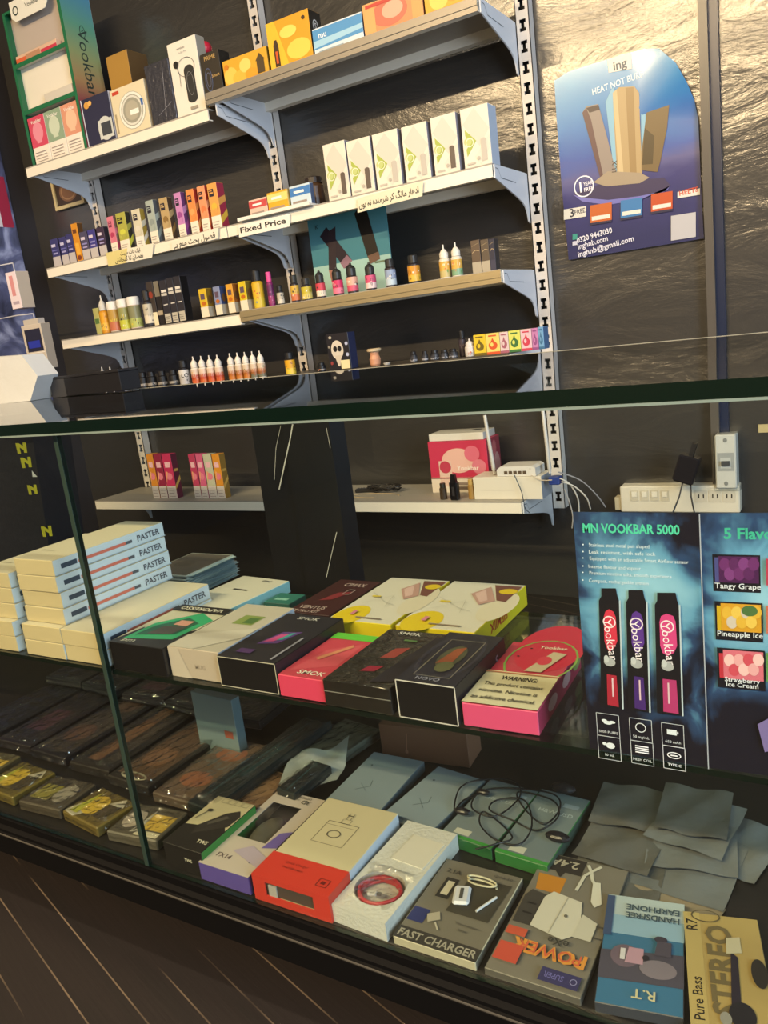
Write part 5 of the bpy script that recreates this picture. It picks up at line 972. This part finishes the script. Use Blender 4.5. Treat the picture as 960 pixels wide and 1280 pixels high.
o = b.build('right_panel', e, loc=(LW + .0005, 0, 0), rz=math.radians(3))

# ---- lower deck
GL = 'boxed accessories on the counter floor'
yf2 = A + .012; D_ = DECK
ht = hgt(252, 1068, 1097, yf2)
case_box('earbud_carton', 'black and white carton with dark capsule print and green side', 'carton', GL, (203, 1052), (251, 1067), (277, 996), D_, ht, '1a1715', side='2f7a34', top='b8ad88',
    front=[('t', 'TWS', .62, .52, .12, 'c9c2a8', 0, .3, .03)],
    topart=[('p', [(0, 0), (1, 0), (1, .42), (.75, .6), (.4, .42), (0, .38)], '211e1b'), ('p', [(.38, .25), (.95, .5), (.98, .72), (.85, .82), (.62, .72), (.3, .4)], '2e2a26'), ('p', [(.5, .45), (.8, .65), (.7, .68), (.45, .5)], '4c4840'), ('t', 'TWS', .8, .16, .055, 'c9c2a8', 0, .3, .03), ('e', .22, .7, .07, .03, '3a352c'), ('l', [(.2, .68), (.1, .5)], .0014, '3a352c')] + [('box', .25 + .18 * k, .88, .14, .08, .0006, '4a453a') for k in range(4)])
h5 = hgt(243, 1083, 1102, yf2)
a, w_, d_, an = at_top((243, 1083), (305, 1103), (346, 992), D_, h5)
e = empty('mouse_carton', (a.x, a.y, D_ + .0006), an, 'lilac and white window carton with grey mouse, beside green-sided carton', 'carton', GL)
b = B(); LIL = mat('5a4a90', .45); WH2 = mat('b8aca0', .45)
t_ = .001; x0, x1, y0_, y1_ = w_ * .14, w_ * .74, d_ * .36, d_ * .84
b.box(0, 0, 0, w_, t_, h5, LIL); b.box(0, d_ - t_, 0, w_, d_, h5, WH2); b.box(0, t_, 0, t_, d_ - t_, h5, WH2); b.box(w_ - t_, t_, 0, w_, d_ - t_, h5, LIL); b.box(t_, t_, 0, w_ - t_, d_ - t_, t_, '1c1a1a')
b.box(0, 0, h5, w_, y0_, h5 + t_, WH2); b.box(0, y1_, h5, w_, d_, h5 + t_, WH2); b.box(0, y0_, h5, x0, y1_, h5 + t_, WH2); b.box(x1, y0_, h5, w_, y1_, h5 + t_, WH2)
b.art((0, 0, h5 + t_), (1, 0, 0), (0, 1, 0), w_, d_, [('t', 'FX14', .3, .13, .045, '5a4a4a', 0, .36, .02), ('t', 'Deli', .86, .14, .03, '3a3a6a', 0, .2), ('p', [(.76, .3), (1, .34), (1, .55), (.82, .5)], '6a5aa0'), ('p', [(.35, .2), (1, .1), (1, .22), (.6, .3)], 'a89aa8'), ('t', '3D', .72, .91, .05, '4a463c', 180, .24), ('t', 'OPTICAL MOUSE', .5, .96, .025, '5a5448', 180, .8), ('t', 'High quality', .45, .92, .018, '6a6458', 180, .35)])
b.build('carton_shell', e)
b = B(); b.ball((w_ * .44, d_ * .55, h5 * .5), 1, mat('5c574c', .3), (w_ * .24, d_ * .2, h5 * .48), 20, 12); b.build('grey_mouse', e)
B().add([(x0, y0_, h5 + .0002), (x1, y0_, h5 + .0002), (x1, y1_, h5 + .0002), (x0, y1_, h5 + .0002)], [(0, 1, 2, 3)], CLEAR_PL).build('window_film', e)
h6 = hgt(402, 1130, 1160, yf2)
a, w_, d_, an = at_top((307, 1101), (402, 1131), (412, 1006), D_, h6)
e = empty('adapter_carton', (a.x, a.y, D_ + .0006), an, 'white carton with outlined adapter drawing and cut-out red end', 'carton', GL)
b = B(); b.cbox(w_, d_ - .004, h6, .001, mat('c4b894', .45), M_('b9c2cc')); b.art((0, 0, h6), (1, 0, 0), (0, 1, 0), w_, d_, [('box', .28, .45, .42, .26, .0008, '5a5446'), ('box', .28, .67, .42, .04, .0006, '5a5446'), ('ring', .48, .57, .09, .045, .012, '5a5446'), ('box', .44, .71, .12, .05, .0006, '5a5446'), ('l', [(.47, .76), (.47, .84)], .0008, '5a5446'), ('l', [(.53, .76), (.53, .84)], .0008, '5a5446'), ('r', .46, .8, .08, .012, '5a5446')])
b.T = Matrix.Identity(4); o = b.build('white_sleeve', e, loc=(0, .004, 0))
b = B(); RD = mat('c2382a', .4); d2 = d_ * .26; t_ = .0012; c0, c1 = w_ * .16, w_ * .8
b.box(-t_, -t_, 0, w_ + t_, d2, t_, RD) if False else None
b.box(-t_, -.002, h6, w_ + t_, d2, h6 + t_, RD); b.box(-t_, -.002, 0, 0, d2, h6, RD); b.box(w_, -.002, 0, w_ + t_, d2, h6, RD)
b.box(0, -.002, 0, c0, 0, h6, RD); b.box(c1, -.002, 0, w_, 0, h6, RD); b.box(c0, -.002, 0, c1, 0, h6 * .28, RD); b.box(c0, -.002, h6 * .82, c1, 0, h6, RD)
b.box(c0, .001, h6 * .28, c1, .0035, h6 * .82, '4a4038'); b.box(c0 + .004, -.0005, h6 * .28, c0 + w_ * .14, .001, h6 * .7, 'a8a39a')
b.art((0, 0, h6 + t_), (1, 0, 0), (0, 1, 0), w_, d2, [('t', 'Quick Charger', .4, .72, .09, '8a2a20', 0, .5), ('t', 'Dual USB adapter', .4, .52, .07, '8a2a20', 0, .45), ('box', .78, .2, .13, .28, .001, '6a1c16'), ('r', .82, .28, .05, .12, '6a1c16')])
b.build('red_end_cap', e)
h7 = hgt(472, 1168, 1188, yf2) * 1.05
a, w_, d_, an = at_top((404, 1142), (472, 1168), (513, 1038), D_, h7)
e = empty('foam_tray', (a.x, a.y, D_ + .0006), an, 'white foam tray with round recess and folded white card, holding a red cable', 'tray', GL)
FM = mat('c6c4ba', .6, name='white_foam', bump=.2, bscale=200)
def foam(w_, d_, h_, cx, cy, r_):
    b = B(); n = 32; out = []; inn = []
    for k in range(n):
        a_ = 2 * math.pi * k / n + .0001; ca, sa = math.cos(a_), math.sin(a_)
        inn.append((cx + r_ * ca, cy + r_ * sa * .92))
        tt = min([q_ for q_ in (((w_ - cx) / ca if ca > 1e-6 else 9), (-cx / ca if ca < -1e-6 else 9), ((d_ - cy) / sa if sa > 1e-6 else 9), (-cy / sa if sa < -1e-6 else 9))])
        out.append((cx + ca * tt, cy + sa * tt))
    cs = [(w_, d_), (0, d_), (0, 0), (w_, 0)]
    for c_ in cs:   # snap nearest boundary sample to each corner
        k = min(range(n), key=lambda i: (out[i][0] - c_[0]) ** 2 + (out[i][1] - c_[1]) ** 2); out[k] = c_
    V = [(x, y, h_) for x, y in out] + [(x, y, h_) for x, y in inn] + [(x, y, h_ * .45) for x, y in inn] + [(x, y, 0) for x, y in out]
    f = []
    for k in range(n):
        j = (k + 1) % n; f += [(k, j, n + j, n + k), (n + k, n + j, 2 * n + j, 2 * n + k), (3 * n + k, 3 * n + j, j, k)]
    f += [tuple(range(2 * n, 3 * n)), tuple(range(3 * n, 4 * n))[::-1]]; b.add(V, f, FM); return b
rc = w_ * .42; cxx, cyy = w_ * .5, d_ * .27
foam(w_, d_, h7, cxx, cyy, rc).build('foam_block', e)
b = B(); b.T = Matrix.Translation((w_ * .3, d_ * .56, h7 + .0003)) @ Matrix.Rotation(-.05, 4, 'Z'); b.cbox(w_ * .62, d_ * .3, .0012, .0003, 'cfc9b8'); b.build('folded_card', e)
wm = e.matrix_basis
def inw(x, y, z_): return Matrix.Translation((a.x, a.y, D_ + .0006)) @ Matrix.Rotation(an, 4, 'Z') @ Vector((x, y, z_))
rc2 = inw(cxx, cyy, h7 * .45)
e2 = empty('red_cable_packet', rc2, an, 'coiled red charging cable in clear packet, set in the foam tray', 'cable', GL)
pts = [((rc * .80 + .0012 * math.sin(i * 1.3)) * math.cos(i * .3), (rc * .74) * math.sin(i * .3), .003 + .0085 * i / 84) for i in range(84)]
B().tube(pts, .0026, mat('b8343c', .35), 7).build('red_cable', e2)
b = B(); b.cbox(.012, .007, .004, .0008, 'd4d0c8'); b.box(.012, .0015, .0008, .018, .0055, .0032, mat('b8b8b4', .3, .8)); b.build('usb_plug', e2, loc=(-rc * .2, -rc * .55, .013), rz=.3)
b = B(); rnd = random.Random(5); n = 14; V = []
for i in range(n):
    for j in range(n):
        u_, v_ = i / (n - 1) * 2 - 1, j / (n - 1) * 2 - 1; V.append((u_ * rc * 1.0, v_ * rc * 1.02, .017 + .003 * rnd.random() - .006 * max(abs(u_), abs(v_)) ** 2 + (.006 if v_ > .7 else 0)))
b.add(V, [(i * n + j, (i + 1) * n + j, (i + 1) * n + j + 1, i * n + j + 1) for i in range(n - 1) for j in range(n - 1)], CELLO); b.build('clear_packet', e2)
# FAST CHARGER
h8 = hgt(485, 1178, 1188, yf2)
KR = mat('6d675a', .45, name='grey_card')
a, w_, d_, an = at_top((486, 1177), (590, 1212), (569, 1083), D_, h8)
e = empty('fast_charger_carton', (a.x, a.y, D_ + .0006), an, 'grey window carton lettered FAST CHARGER with white plug and cable', 'carton', GL)
b = B(); b.cbox(w_, d_, h8, .001, 'b5ac90', KR, KR)
b.art((0, 0, h8), (1, 0, 0), (0, 1, 0), w_, d_, [('r', 0, .0, 1, .13, '35322e'), ('t', 'FAST CHARGER', .5, .065, .075, '9a9484', 0, -.94, .02), ('r', .02, .2, .2, .16, '2a3060'), ('p', [(.38, .4), (.9, .4), (.94, .86), (.42, .84)], '3c382e'), ('r', .16, .52, .16, .25, '2c2a26'), ('r', .2, .56, .09, .17, 'c0b8a0'), ('t', '2.1A', .2, .85, .05, '3a3630', 0, .25), ('t', 'Smart', .7, .24, .025, '4a463e', 0, .2), ('t', 'Travel adapter', .72, .3, .025, '4a463e', 0, .35), ('t', 'Quick 3.0', .8, .92, .03, '4a463e', 0, .3), ('p', [(.22, .3), (.34, .36), (.4, .28), (.28, .22)], 'a09884'), ('l', [(.36, .24), (.44, .17)], .002, 'b0a894')])
b.build('carton_body', e)
b = B(); b.T = Matrix.Translation((w_ * .42, d_ * .46, h8 + .0012)) @ Matrix.Rotation(.3, 4, 'Z'); b.cbox(w_ * .2, d_ * .22, .006, .003, 'c9c9cc'); b.box(w_ * .08, d_ * .05, .006, w_ * .12, d_ * .17, .0066, '4a4844'); b.build('white_plug', e)
pts = [(w_ * (.62 + .18 * math.cos(t * .35)), d_ * (.77 + .04 * math.sin(t * .35)), h8 + .003 + .0003 * t) for t in range(0, 30)]
B().tube(pts, .0014, 'b8b090', 6).build('wrapped_cable', e); B().tube([(w_ * .72, d_ * .47, h8 + .003), (w_ * .85, d_ * .68, h8 + .003)], .0018, 'c4c4c4', 6).build('cable_end', e)
# 2.4A charger carton
h9 = hgt(600, 1223, 1232, yf2)
case_box('power_charger_carton', 'grey carton with orange patch, 2.4A mark and white charger picture', 'carton', GL, (598, 1223), (720, 1264), (689, 1077), D_, h9, '5a554c', side='4a463e', top='746e62',
    topart=[('p', [(.05, .8), (.38, .8), (.38, .66), (.1, .66)], 'b87a28'), ('p', [(.04, .85), (.52, .85), (.52, .99), (.04, .99)], '2e2a26'), ('p', [(.2, .86), (.3, .8), (.34, .86)], '2e2a26'), ('t', '2.4A', .28, .925, .06, 'a8a08c', 180, -.34, .02),
            ('l', [(.55, .96), (.62, .9), (.66, .84), (.72, .8)], .004, 'c4bfae'), ('l', [(.7, .97), (.62, .91), (.56, .86), (.54, .72)], .004, 'c4bfae'), ('p', [(.68, .82), (.76, .83), (.86, .66), (.8, .62), (.74, .66)], 'cbc6b6'),
            ('p', [(.04, .36), (.3, .36), (.3, .62), (.08, .64), (.03, .58)], '3c3935'), ('r', .1, .52, .1, .012, '1c1a18'), ('r', .1, .44, .1, .012, '1c1a18'),
            ('p', [(.24, .36), (.62, .32), (.7, .36), (.72, .5), (.66, .63), (.32, .66), (.25, .6)], 'c6c0ae'), ('p', [(.7, .36), (.9, .36), (.9, .5), (.72, .54)], 'bdb7a5'), ('l', [(.46, .34), (.5, .64)], .0012, 'a8a292'), ('r', .9, .385, .08, .012, '4a4640'), ('r', .9, .47, .08, .012, '4a4640'), ('e', .56, .49, .02, .012, '6a6458'),
            ('t', 'POWER', .55, .2, .085, 'c8863a', 180, .78, .04), ('t', 'POWER', .555, .203, .07, 'c05a3c', 180, .7, .0), ('t', 'eXe', .6, .285, .05, '3a3630', 180, .3), ('r', .04, .06, .26, .13, 'b84a38'), ('r', .04, .25, .22, .06, 'b85038'), ('r', .56, .01, .4, .09, '35325a'), ('t', 'SUPER', .7, .055, .035, '6a66a0', 180, .2), ('ring', .9, .055, .035, .02, .008, '8a88b0')])
# blue earphone carton
h10 = hgt(733, 1268, 1279, yf2)
SKY = mat('3a6a8a', .35, name='earphone_card')
case_box('handsfree_carton', 'blue carton with upside-down hands-free earphone lettering at the lower right', 'carton', GL, (733, 1279), (848, 1302), (784, 1144), D_, h10 + .002, '3a3c42', side='4a5a64', top=SKY,
    topart=[('p', [(0, .62), (1, .62), (1, 1), (0, 1)], '8aa8ba'), ('p', [(0, .8), (1, .8), (1, 1), (0, 1)], 'a8b4b4'), ('p', [(0, .2), (1, .22), (1, .5), (0, .45)], '4a4652'), ('e', .3, .42, .18, .1, '6a5a66'), ('e', .7, .34, .22, .08, '7a7078'), ('p', [(.3, .36), (.52, .36), (.52, .5), (.34, .5)], 'b08a98'), ('r', .24, .38, .06, .1, 'c9c4c4'), ('e', .55, .42, .04, .025, '2c2830'), ('r', .0, .58, .1, .4, '3a4a6a'), ('t', 'HANDSFREE', .6, .80, .055, '3c4c54', 180, .68, .02), ('t', 'EARPHONE', .6, .88, .055, '3c4c54', 180, .68, .02), ('e', .72, .6, .08, .03, '3a3440'), ('p', [(.65, .45), (.85, .45), (.85, .58), (.68, .58)], '4a4450'), ('t', 'R.T', .55, .1, .075, 'c0b890', 180, .4)])
case_box('stereo_carton', 'tan carton with vertical STEREO lettering and black earphone at the bottom right corner', 'carton', GL, (862, 1300), (975, 1318), (902, 1156), D_, h10 + .004, '8a7444', side='7a6a40', top='a58d56',
    topart=[('r', 0, 0, .22, 1, 'b09a60'), ('t', 'Pure Bass', .11, .26, .06, '2a2620', 90, None, .01), ('t', 'R7', .1, .88, .07, '2a2620', 90, None, .01), ('t', 'STEREO', .44, .52, .15, '6a5c3e', 90, None, .03), ('ring', .3, .97, .2, .06, .02, '5a4e38'), ('p', [(.5, .2), (.62, .22), (.66, .62), (.58, .66)], '2a2430'), ('p', [(.52, .64), (.72, .66), (.72, .8), (.54, .78)], 'b8ae90'), ('e', .62, .16, .16, .1, '201e24'), ('e', .42, .12, .07, .05, '8a867c'), ('e', .9, .5, .1, .12, '2a2624')])
# flat grey-blue boxes in the middle
for i, (FL, FR, BL, hh, c, tp, lb, side) in enumerate((((404, 1003), (471, 1019), (462, 939), .018, '566268', '7a8890', 'flat slate-blue box behind the mouse carton, left one of the pair', '4a565c'),
        ((475, 1020), (536, 1043), (532, 954), .018, '566268', '7c8a92', 'flat slate-blue box, right one of the pair', '4a565c'),
        ((550, 1041), (614, 1062), (606, 972), .018, '1f5a2c', '6f7a7c', 'flat grey box with green front edge under the black cable', '3a4a40'), ((618, 1064), (684, 1084), (672, 985), .018, '2a6a30', '6a7678', 'flat grey box with green front edge right of the first', '3a4a40'))):
    ar = [('l', [(.3, .3), (.5, .4), (.45, .5)], .0012, '4c585e'), ('l', [(.3, .42), (.52, .3)], .0008, '56626a'), ('e', .2, .75, .02, .012, '3a444a'), ('r', .1, .05, .5, .03, '5c686e')]
    if i >= 2: ar = [('t', 'H&W USD', .55, .7, .05, '9aa6a8', 0, .7), ('r', .2, .06, .3, .08, 'b8b8a8'), ('r', .6, .8, .3, .06, '88949a'), ('r', 0, 0, 1, .04, '3a8a3a')]
    case_box('flat_phone_box', lb, 'box', 'flat boxes in the middle of the counter floor', FL, FR, BL, D_, hh, c, side=side, top=tp, topart=ar)
case_box('brown_board_box', 'brown cardboard box standing upright at the back of the counter floor', 'box', None, (473, 905), (583, 918), (478, 900), D_, .062, '5a3c2c', side='6a4a38', top='6a4a38', front=[('l', [(.3, .3), (.32, .8)], .002, '7a5a48'), ('e', .3, .25, .02, .06, '7a5a48')], dp=.06)
# black tangled cable
rnd = random.Random(11)
zc_ = D_ + .024
ctl = [(605, 990), (580, 1000), (568, 1012), (575, 985), (600, 975), (640, 975), (650, 995), (620, 1020), (590, 1010), (600, 990), (635, 985), (690, 992), (700, 1010), (680, 1030), (655, 1010), (648, 990), (690, 1000), (698, 1020), (672, 1038), (640, 1025), (612, 1012), (622, 1000), (655, 1000), (665, 1030), (650, 1055), (620, 1050), (600, 1030), (606, 1015), (640, 1045), (620, 1055), (592, 1062)]
q = [PZ(x, y, zc_ + .002 * (k % 3)) for k, (x, y) in enumerate(ctl)]
sm = []
for k in range(len(q) - 1):
    p_1 = q[max(k - 1, 0)]; p0_ = q[k]; p1_ = q[k + 1]; p2_ = q[min(k + 2, len(q) - 1)]
    for t in range(8):
        t /= 8; sm.append(.5 * ((2 * p0_) + (p1_ - p_1) * t + (2 * p_1 - 5 * p0_ + 4 * p1_ - p2_) * t * t + (3 * p0_ - p_1 - 3 * p1_ + p2_) * t ** 3))
o0 = sm[0].copy()
e = empty('earphone_cable', o0, 0, 'tangled black earphone cable lying on the flat grey boxes', 'cable')
B().tube([v - o0 for v in sm], .0013, mat('121114', .4), 6).build('cable_cord', e)
for (x, y, s_) in ((604, 990, .007), (578, 1014, .008), (697, 1046, .011), (704, 985, .012)):
    p = PZ(x, y, zc_ + .004) - o0; B().ball(p, s_, mat('16151a', .35), (1.6, .8, .6), 12, 8).build('earpiece', e)
# grey plastic bags heap at right
def sheet(name, label, cat, group, px, py, base, w_, d_, ang, m, wav=.003, th=.0005, seed=0, corner=0):
    p = PZ(px, py, base); rnd = random.Random(seed); n = 12; V = []; ph = rnd.uniform(0, 6)
    for i in range(n):
        for j in range(n):
            u_, v_ = i / (n - 1) - .5, j / (n - 1) - .5
            zz = wav * (1 + math.sin(u_ * 9 + ph) * math.cos(v_ * 7 + ph * 2)) + rnd.uniform(0, wav * .25)
            if corner and u_ + v_ > .55: zz += (u_ + v_ - .55) * corner
            V.append((u_ * w_, v_ * d_, zz))
    b = B(); k = n * n; f = [(i * n + j, (i + 1) * n + j, (i + 1) * n + j + 1, i * n + j + 1) for i in range(n - 1) for j in range(n - 1)]
    b.add(V, f, m, True); b.add([(x, y, z_ - th) for x, y, z_ in V], [t_[::-1] for t_ in f], m, True)
    return tag(b.build(name, loc=(p.x, p.y, base + th), rz=math.radians(ang)), label, cat, group)
PB = mat('6c6e6c', .3, name='grey_polybag', bump=.25, bscale=25); PB2 = mat('5c5b56', .3, name='grey_polybag_dark', bump=.25, bscale=25)
for i, (px, py, w_, d_, an_, lay, lb) in enumerate(((775, 1085, .11, .13, 4, 0, 'grey plastic pouch under the heap nearest the charger cartons'), (860, 1080, .12, .14, -6, 0, 'grey plastic pouch at the heap bottom, right half'), (780, 1050, .10, .12, -5, 1, 'grey plastic pouch with dark edge on left half of heap'), (865, 1050, .11, .13, 8, 1, 'grey plastic pouch in the middle of right half of heap'), (790, 1010, .10, .10, 3, 2, 'grey plastic pouch at the back of left half of heap'), (870, 1030, .10, .12, -8, 2, 'grey plastic pouch lying crooked on the right half of heap'), (868, 1015, .09, .11, 3, 3, 'topmost grey plastic pouch of the heap'), (925, 1060, .08, .12, -14, 0, 'grey plastic pouch sticking out at the far right'))):
    sheet('plastic_pouch', lb, 'pouch', 'grey plastic pouches on the counter floor', px, py, D_ + .001 + lay * .009, w_, d_, an_, PB if i % 2 else PB2, .0024, seed=i)
sheet('paper_bag', 'flat beige paper bag in front of the grey pouch heap', 'bag', None, 835, 1128, D_ + .0008, .12, .05, -12, mat('8a7c66', .6, name='beige_paper'), .0012, seed=21)
# white curled sheets behind mouse carton
sheet('white_polybag', 'crumpled whitish plastic sheet with raised corner behind the earbud carton', 'bag', None, 395, 960, D_ + .0208, .10, .10, 20, mat('8f989a', .3, name='milky_film', bump=.3, bscale=20), .004, seed=31, corner=.05)
sheet('white_polybag', 'dull grey plastic sheet lying flat left of the slate boxes', 'bag', None, 350, 975, D_ + .001, .13, .12, 12, mat('5a5c58', .3, name='dull_film', bump=.3, bscale=20), .003, seed=32)
# cellophane packets: pouch body with printed card + clear crinkled wrap
def packet(px, py, base, w_, d_, th, ang, col, art_, label, seed=0, body=None):
    p = PZ(px, py, base); e = empty('wrapped_packet', (p.x, p.y, base + .0006), math.radians(ang), label, 'packet', 'cellophane-wrapped packets')
    b = B(); b.T = Matrix.Translation((-w_ / 2, -d_ / 2, 0)); b.cbox(w_, d_, th, .002, body or mat(col, .3), None, None); b.art((0, 0, th), (1, 0, 0), (0, 1, 0), w_, d_, art_); b.build('printed_pouch', e)
    rnd = random.Random(seed); n = 14; V = []
    for i in range(n):
        for j in range(n):
            u_, v_ = i / (n - 1) * 2 - 1, j / (n - 1) * 2 - 1; ed = max(abs(u_), abs(v_))
            V.append((u_ * w_ * .52, v_ * d_ * .52, th + .0012 + rnd.uniform(0, .0045) - (th * .8 if ed > .95 else 0)))
    b = B(); b.add(V, [(i * n + j, (i + 1) * n + j, (i + 1) * n + j + 1, i * n + j + 1) for i in range(n - 1) for j in range(n - 1)], CELLO); b.build('clear_wrap', e); return e
def pk(x, y, lv_, w_, d_, th, ang, c, ar, lb, sd):
    e = packet(480, 640, D_, w_, d_, th, ang, c, ar, lb, sd); e.location = (x, y, D_ + .0006 + lv_ * .021)
GOLD_GLINT = [('p', [(.02, .05), (.3, .0), (.45, .3), (.1, .4)], 'b9b2a0'), ('e', .4, .5, .25, .32, 'd0b03a'), ('r', .6, .2, .3, .5, '4a4030'), ('p', [(.1, .1), (.3, .1), (.2, .9)], 'b3b33c'), ('p', [(.6, .65), (.95, .7), (.8, .95)], 'c4bca8')]  # gold print; the pale pieces paint in cellophane sparkle
PALE = [('r', .45, .25, .5, .5, 'cfae48'), ('r', .5, .05, .45, .15, 'd9d0b4'), ('e', .25, .5, .18, .3, 'b0a496'), ('p', [(.4, .1), (.55, .1), (.5, .9)], 'b8b2a2')]
BRN = lambda a_, b_: [('r', .1, .06, .8, .88, a_), ('e', .5, .75, .3, .12, b_), ('e', .45, .3, .3, .12, b_)]
for i, (x, y, lv_, w_, d_, an_, c, ar, lb) in enumerate((
    (-.95, .712, 0, .10, .075, 6, '5a5448', PALE, 'grey-brown packet with gold patch beside the foot of the glass joint'),
    (-1.062, .712, 0, .10, .075, -7, '6a5a2c', GOLD_GLINT, 'gold and olive packet, second in the front row left of the joint'),
    (-1.175, .716, 0, .10, .08, 4, '4c4438', [('r', .1, .2, .4, .5, '8f8640'), ('e', .7, .5, .2, .3, '9a9284')], 'drab packet with lime patch, third in the front row left of the joint'),
    (-1.29, .72, 0, .10, .085, -3, '6a5c2c', GOLD_GLINT, 'yellowish packet at the frame edge of the front row'),
    (-1.41, .73, 0, .10, .085, 5, '5a5036', PALE, 'olive packet farthest along the front row'),
    (-.955, .87, 0, .105, .19, 0, '54463a', BRN('6e5a4a', '9a6448'), 'long tan packet standing nearest the joint on its left side'),
    (-1.075, .92, 0, .105, .27, -2, '26221e', BRN('5c4634', '7d5c44') + [('ring', .5, .06, .3, .04, .04, '9a947e')], 'long dark packet with brown card and oval badge'),
    (-1.195, .93, 0, .105, .27, 1, '26221f', [('r', .25, .08, .3, .85, '6e4e38'), ('r', .65, .1, .22, .8, '3c342e')], 'long dark packet with a copper stripe'),
    (-1.315, .935, 0, .105, .27, -1, '1c1a1e', BRN('3a3230', '5a4038'), 'long black packet with dull brown card'),
    (-1.435, .94, 0, .105, .27, 2, '201c20', [('r', .2, .2, .5, .3, '4a2c3a')], 'long violet-black packet, second from the far left of its row'),
    (-1.555, .96, 0, .105, .27, -1, '1b1b20', [('l', [(.1, .1), (.8, .9)], .003, '3c3f4a')], 'long black packet at the far left of its row'),
    (-1.02, 1.062, 1, .12, .13, 4, '17171b', [('l', [(.2, .1), (.6, .95)], .003, '4a4e58')], 'black shiny packet raised behind the tan one'),
    (-1.15, 1.085, 1, .12, .16, -5, '1c1b22', [('l', [(.1, .1), (.8, .9)], .003, '3c3f4a')], 'black shiny packet raised behind the badge packet'),
    (-1.285, 1.09, 1, .12, .16, 3, '1d1a20', [('r', .2, .2, .5, .3, '4a2c3a')], 'black packet with wine patch raised at the back'),
    (-1.42, 1.095, 1, .12, .16, -4, '17181c', [('r', .2, .5, .6, .2, '33302c')], 'dull black packet raised at the back, left part'),
    (-1.555, 1.10, 1, .12, .16, 2, '1a1a1e', [('l', [(.3, .1), (.7, .9)], .003, '50545e')], 'black packet raised at the back, farthest left'),
    (-.838, .835, 0, .10, .13, 4, '6a5440', [('r', .08, .08, .84, .84, '84664c'), ('e', .5, .6, .35, .2, '9a7a5c')], 'tan and cream packet just right of the joint'),
    (-.80, 1.00, 0, .09, .18, -10, '55584e', [('r', .1, .1, .8, .8, '6a6c5e'), ('p', [(.1, .1), (.9, .2), (.5, .35)], '9a906a')], 'olive-grey packet behind the tan one, right of the joint'),
    (-.862, .90, 1, .055, .30, -4, '0f1c1e', [('l', [(.3, .05), (.4, .95)], .004, '2c4a50'), ('r', .5, .3, .2, .4, '1c3a40')], 'long black-green glossy packet right of the joint') ,
    (-.76, .875, 1, .04, .09, -6, '0f1a1c', [('l', [(.5, .05), (.3, .95)], .003, '2c5058')], 'short black-green glossy packet behind the earbud carton'))):
    pk(x, y, lv_, w_, d_, .018, an_, c, ar, lb, 40 + i)
# hanging pale blue film sheet at the back, modelled as a thin upright box
case_box('pale_blue_sheet', 'pale blue-grey sheet hanging upright at the back under the glass shelf', 'carton', None, (232, 868), (283, 880), (236, 866), D_, .12, '66797d', side='586c72', top='66797d', front=[('r', .7, .35, .2, .12, '8a4a3a'), ('p', [(.1, .2), (.35, .25), (.25, .1)], '4a5a5c')], dp=.02, dy=.012)
# black bag with yellow marks behind the left pane
q = [PY(x, y, 1.32) for x, y in ((-60, 540), (42, 546), (62, 690), (-40, 700))]
b = B(); BAG = mat('15161f', .6, name='black_fabric', bump=.4, bscale=20)
o0 = Vector((q[3].x, 1.32, 0)); hz = CZ - .075
pts = [(0, 0.0006), (q[2].x - q[3].x + .03, .0006), (q[2].x - q[3].x + .02, .25), (q[2].x - q[3].x, q[2].z), (q[1].x - q[3].x, hz - .03), (q[1].x - q[3].x - .03, hz), (q[0].x - q[3].x, hz)]
b.prism(pts, 0, .12, BAG, 'y')
def bm(px, py): v = PY(px, py, 1.3195); return (v.x - o0.x, v.z)
YM = mat('a8a82c', .6); itb = []
for (x, y, s_) in ((26, 560, 1), (32, 578, 1), (40, 612, .9), (58, 664, 1)):
    for pl_ in ([(-7, -6), (-4, 7), (0, 7), (-3, -6)], [(-4, -2), (6, 4), (6, 0), (-3, -6)], [(2, -7), (4, 6), (8, 6), (6, -7)]): itb.append(('p', [bm(x + s_ * u_, y + s_ * v_) for u_, v_ in pl_][::-1], YM))
itb.append(('p', [bm(40, 588), bm(47, 596), bm(41, 596)], mat('c0c4cc', .6)))
b.art((0, 0, 0), (1, 0, 0), (0, 0, 1), 1, 1, itb, .0001)
tag(b.build('black_bag', loc=o0), 'tall black fabric bag with lime zigzag marks standing behind the counter at left', 'bag')
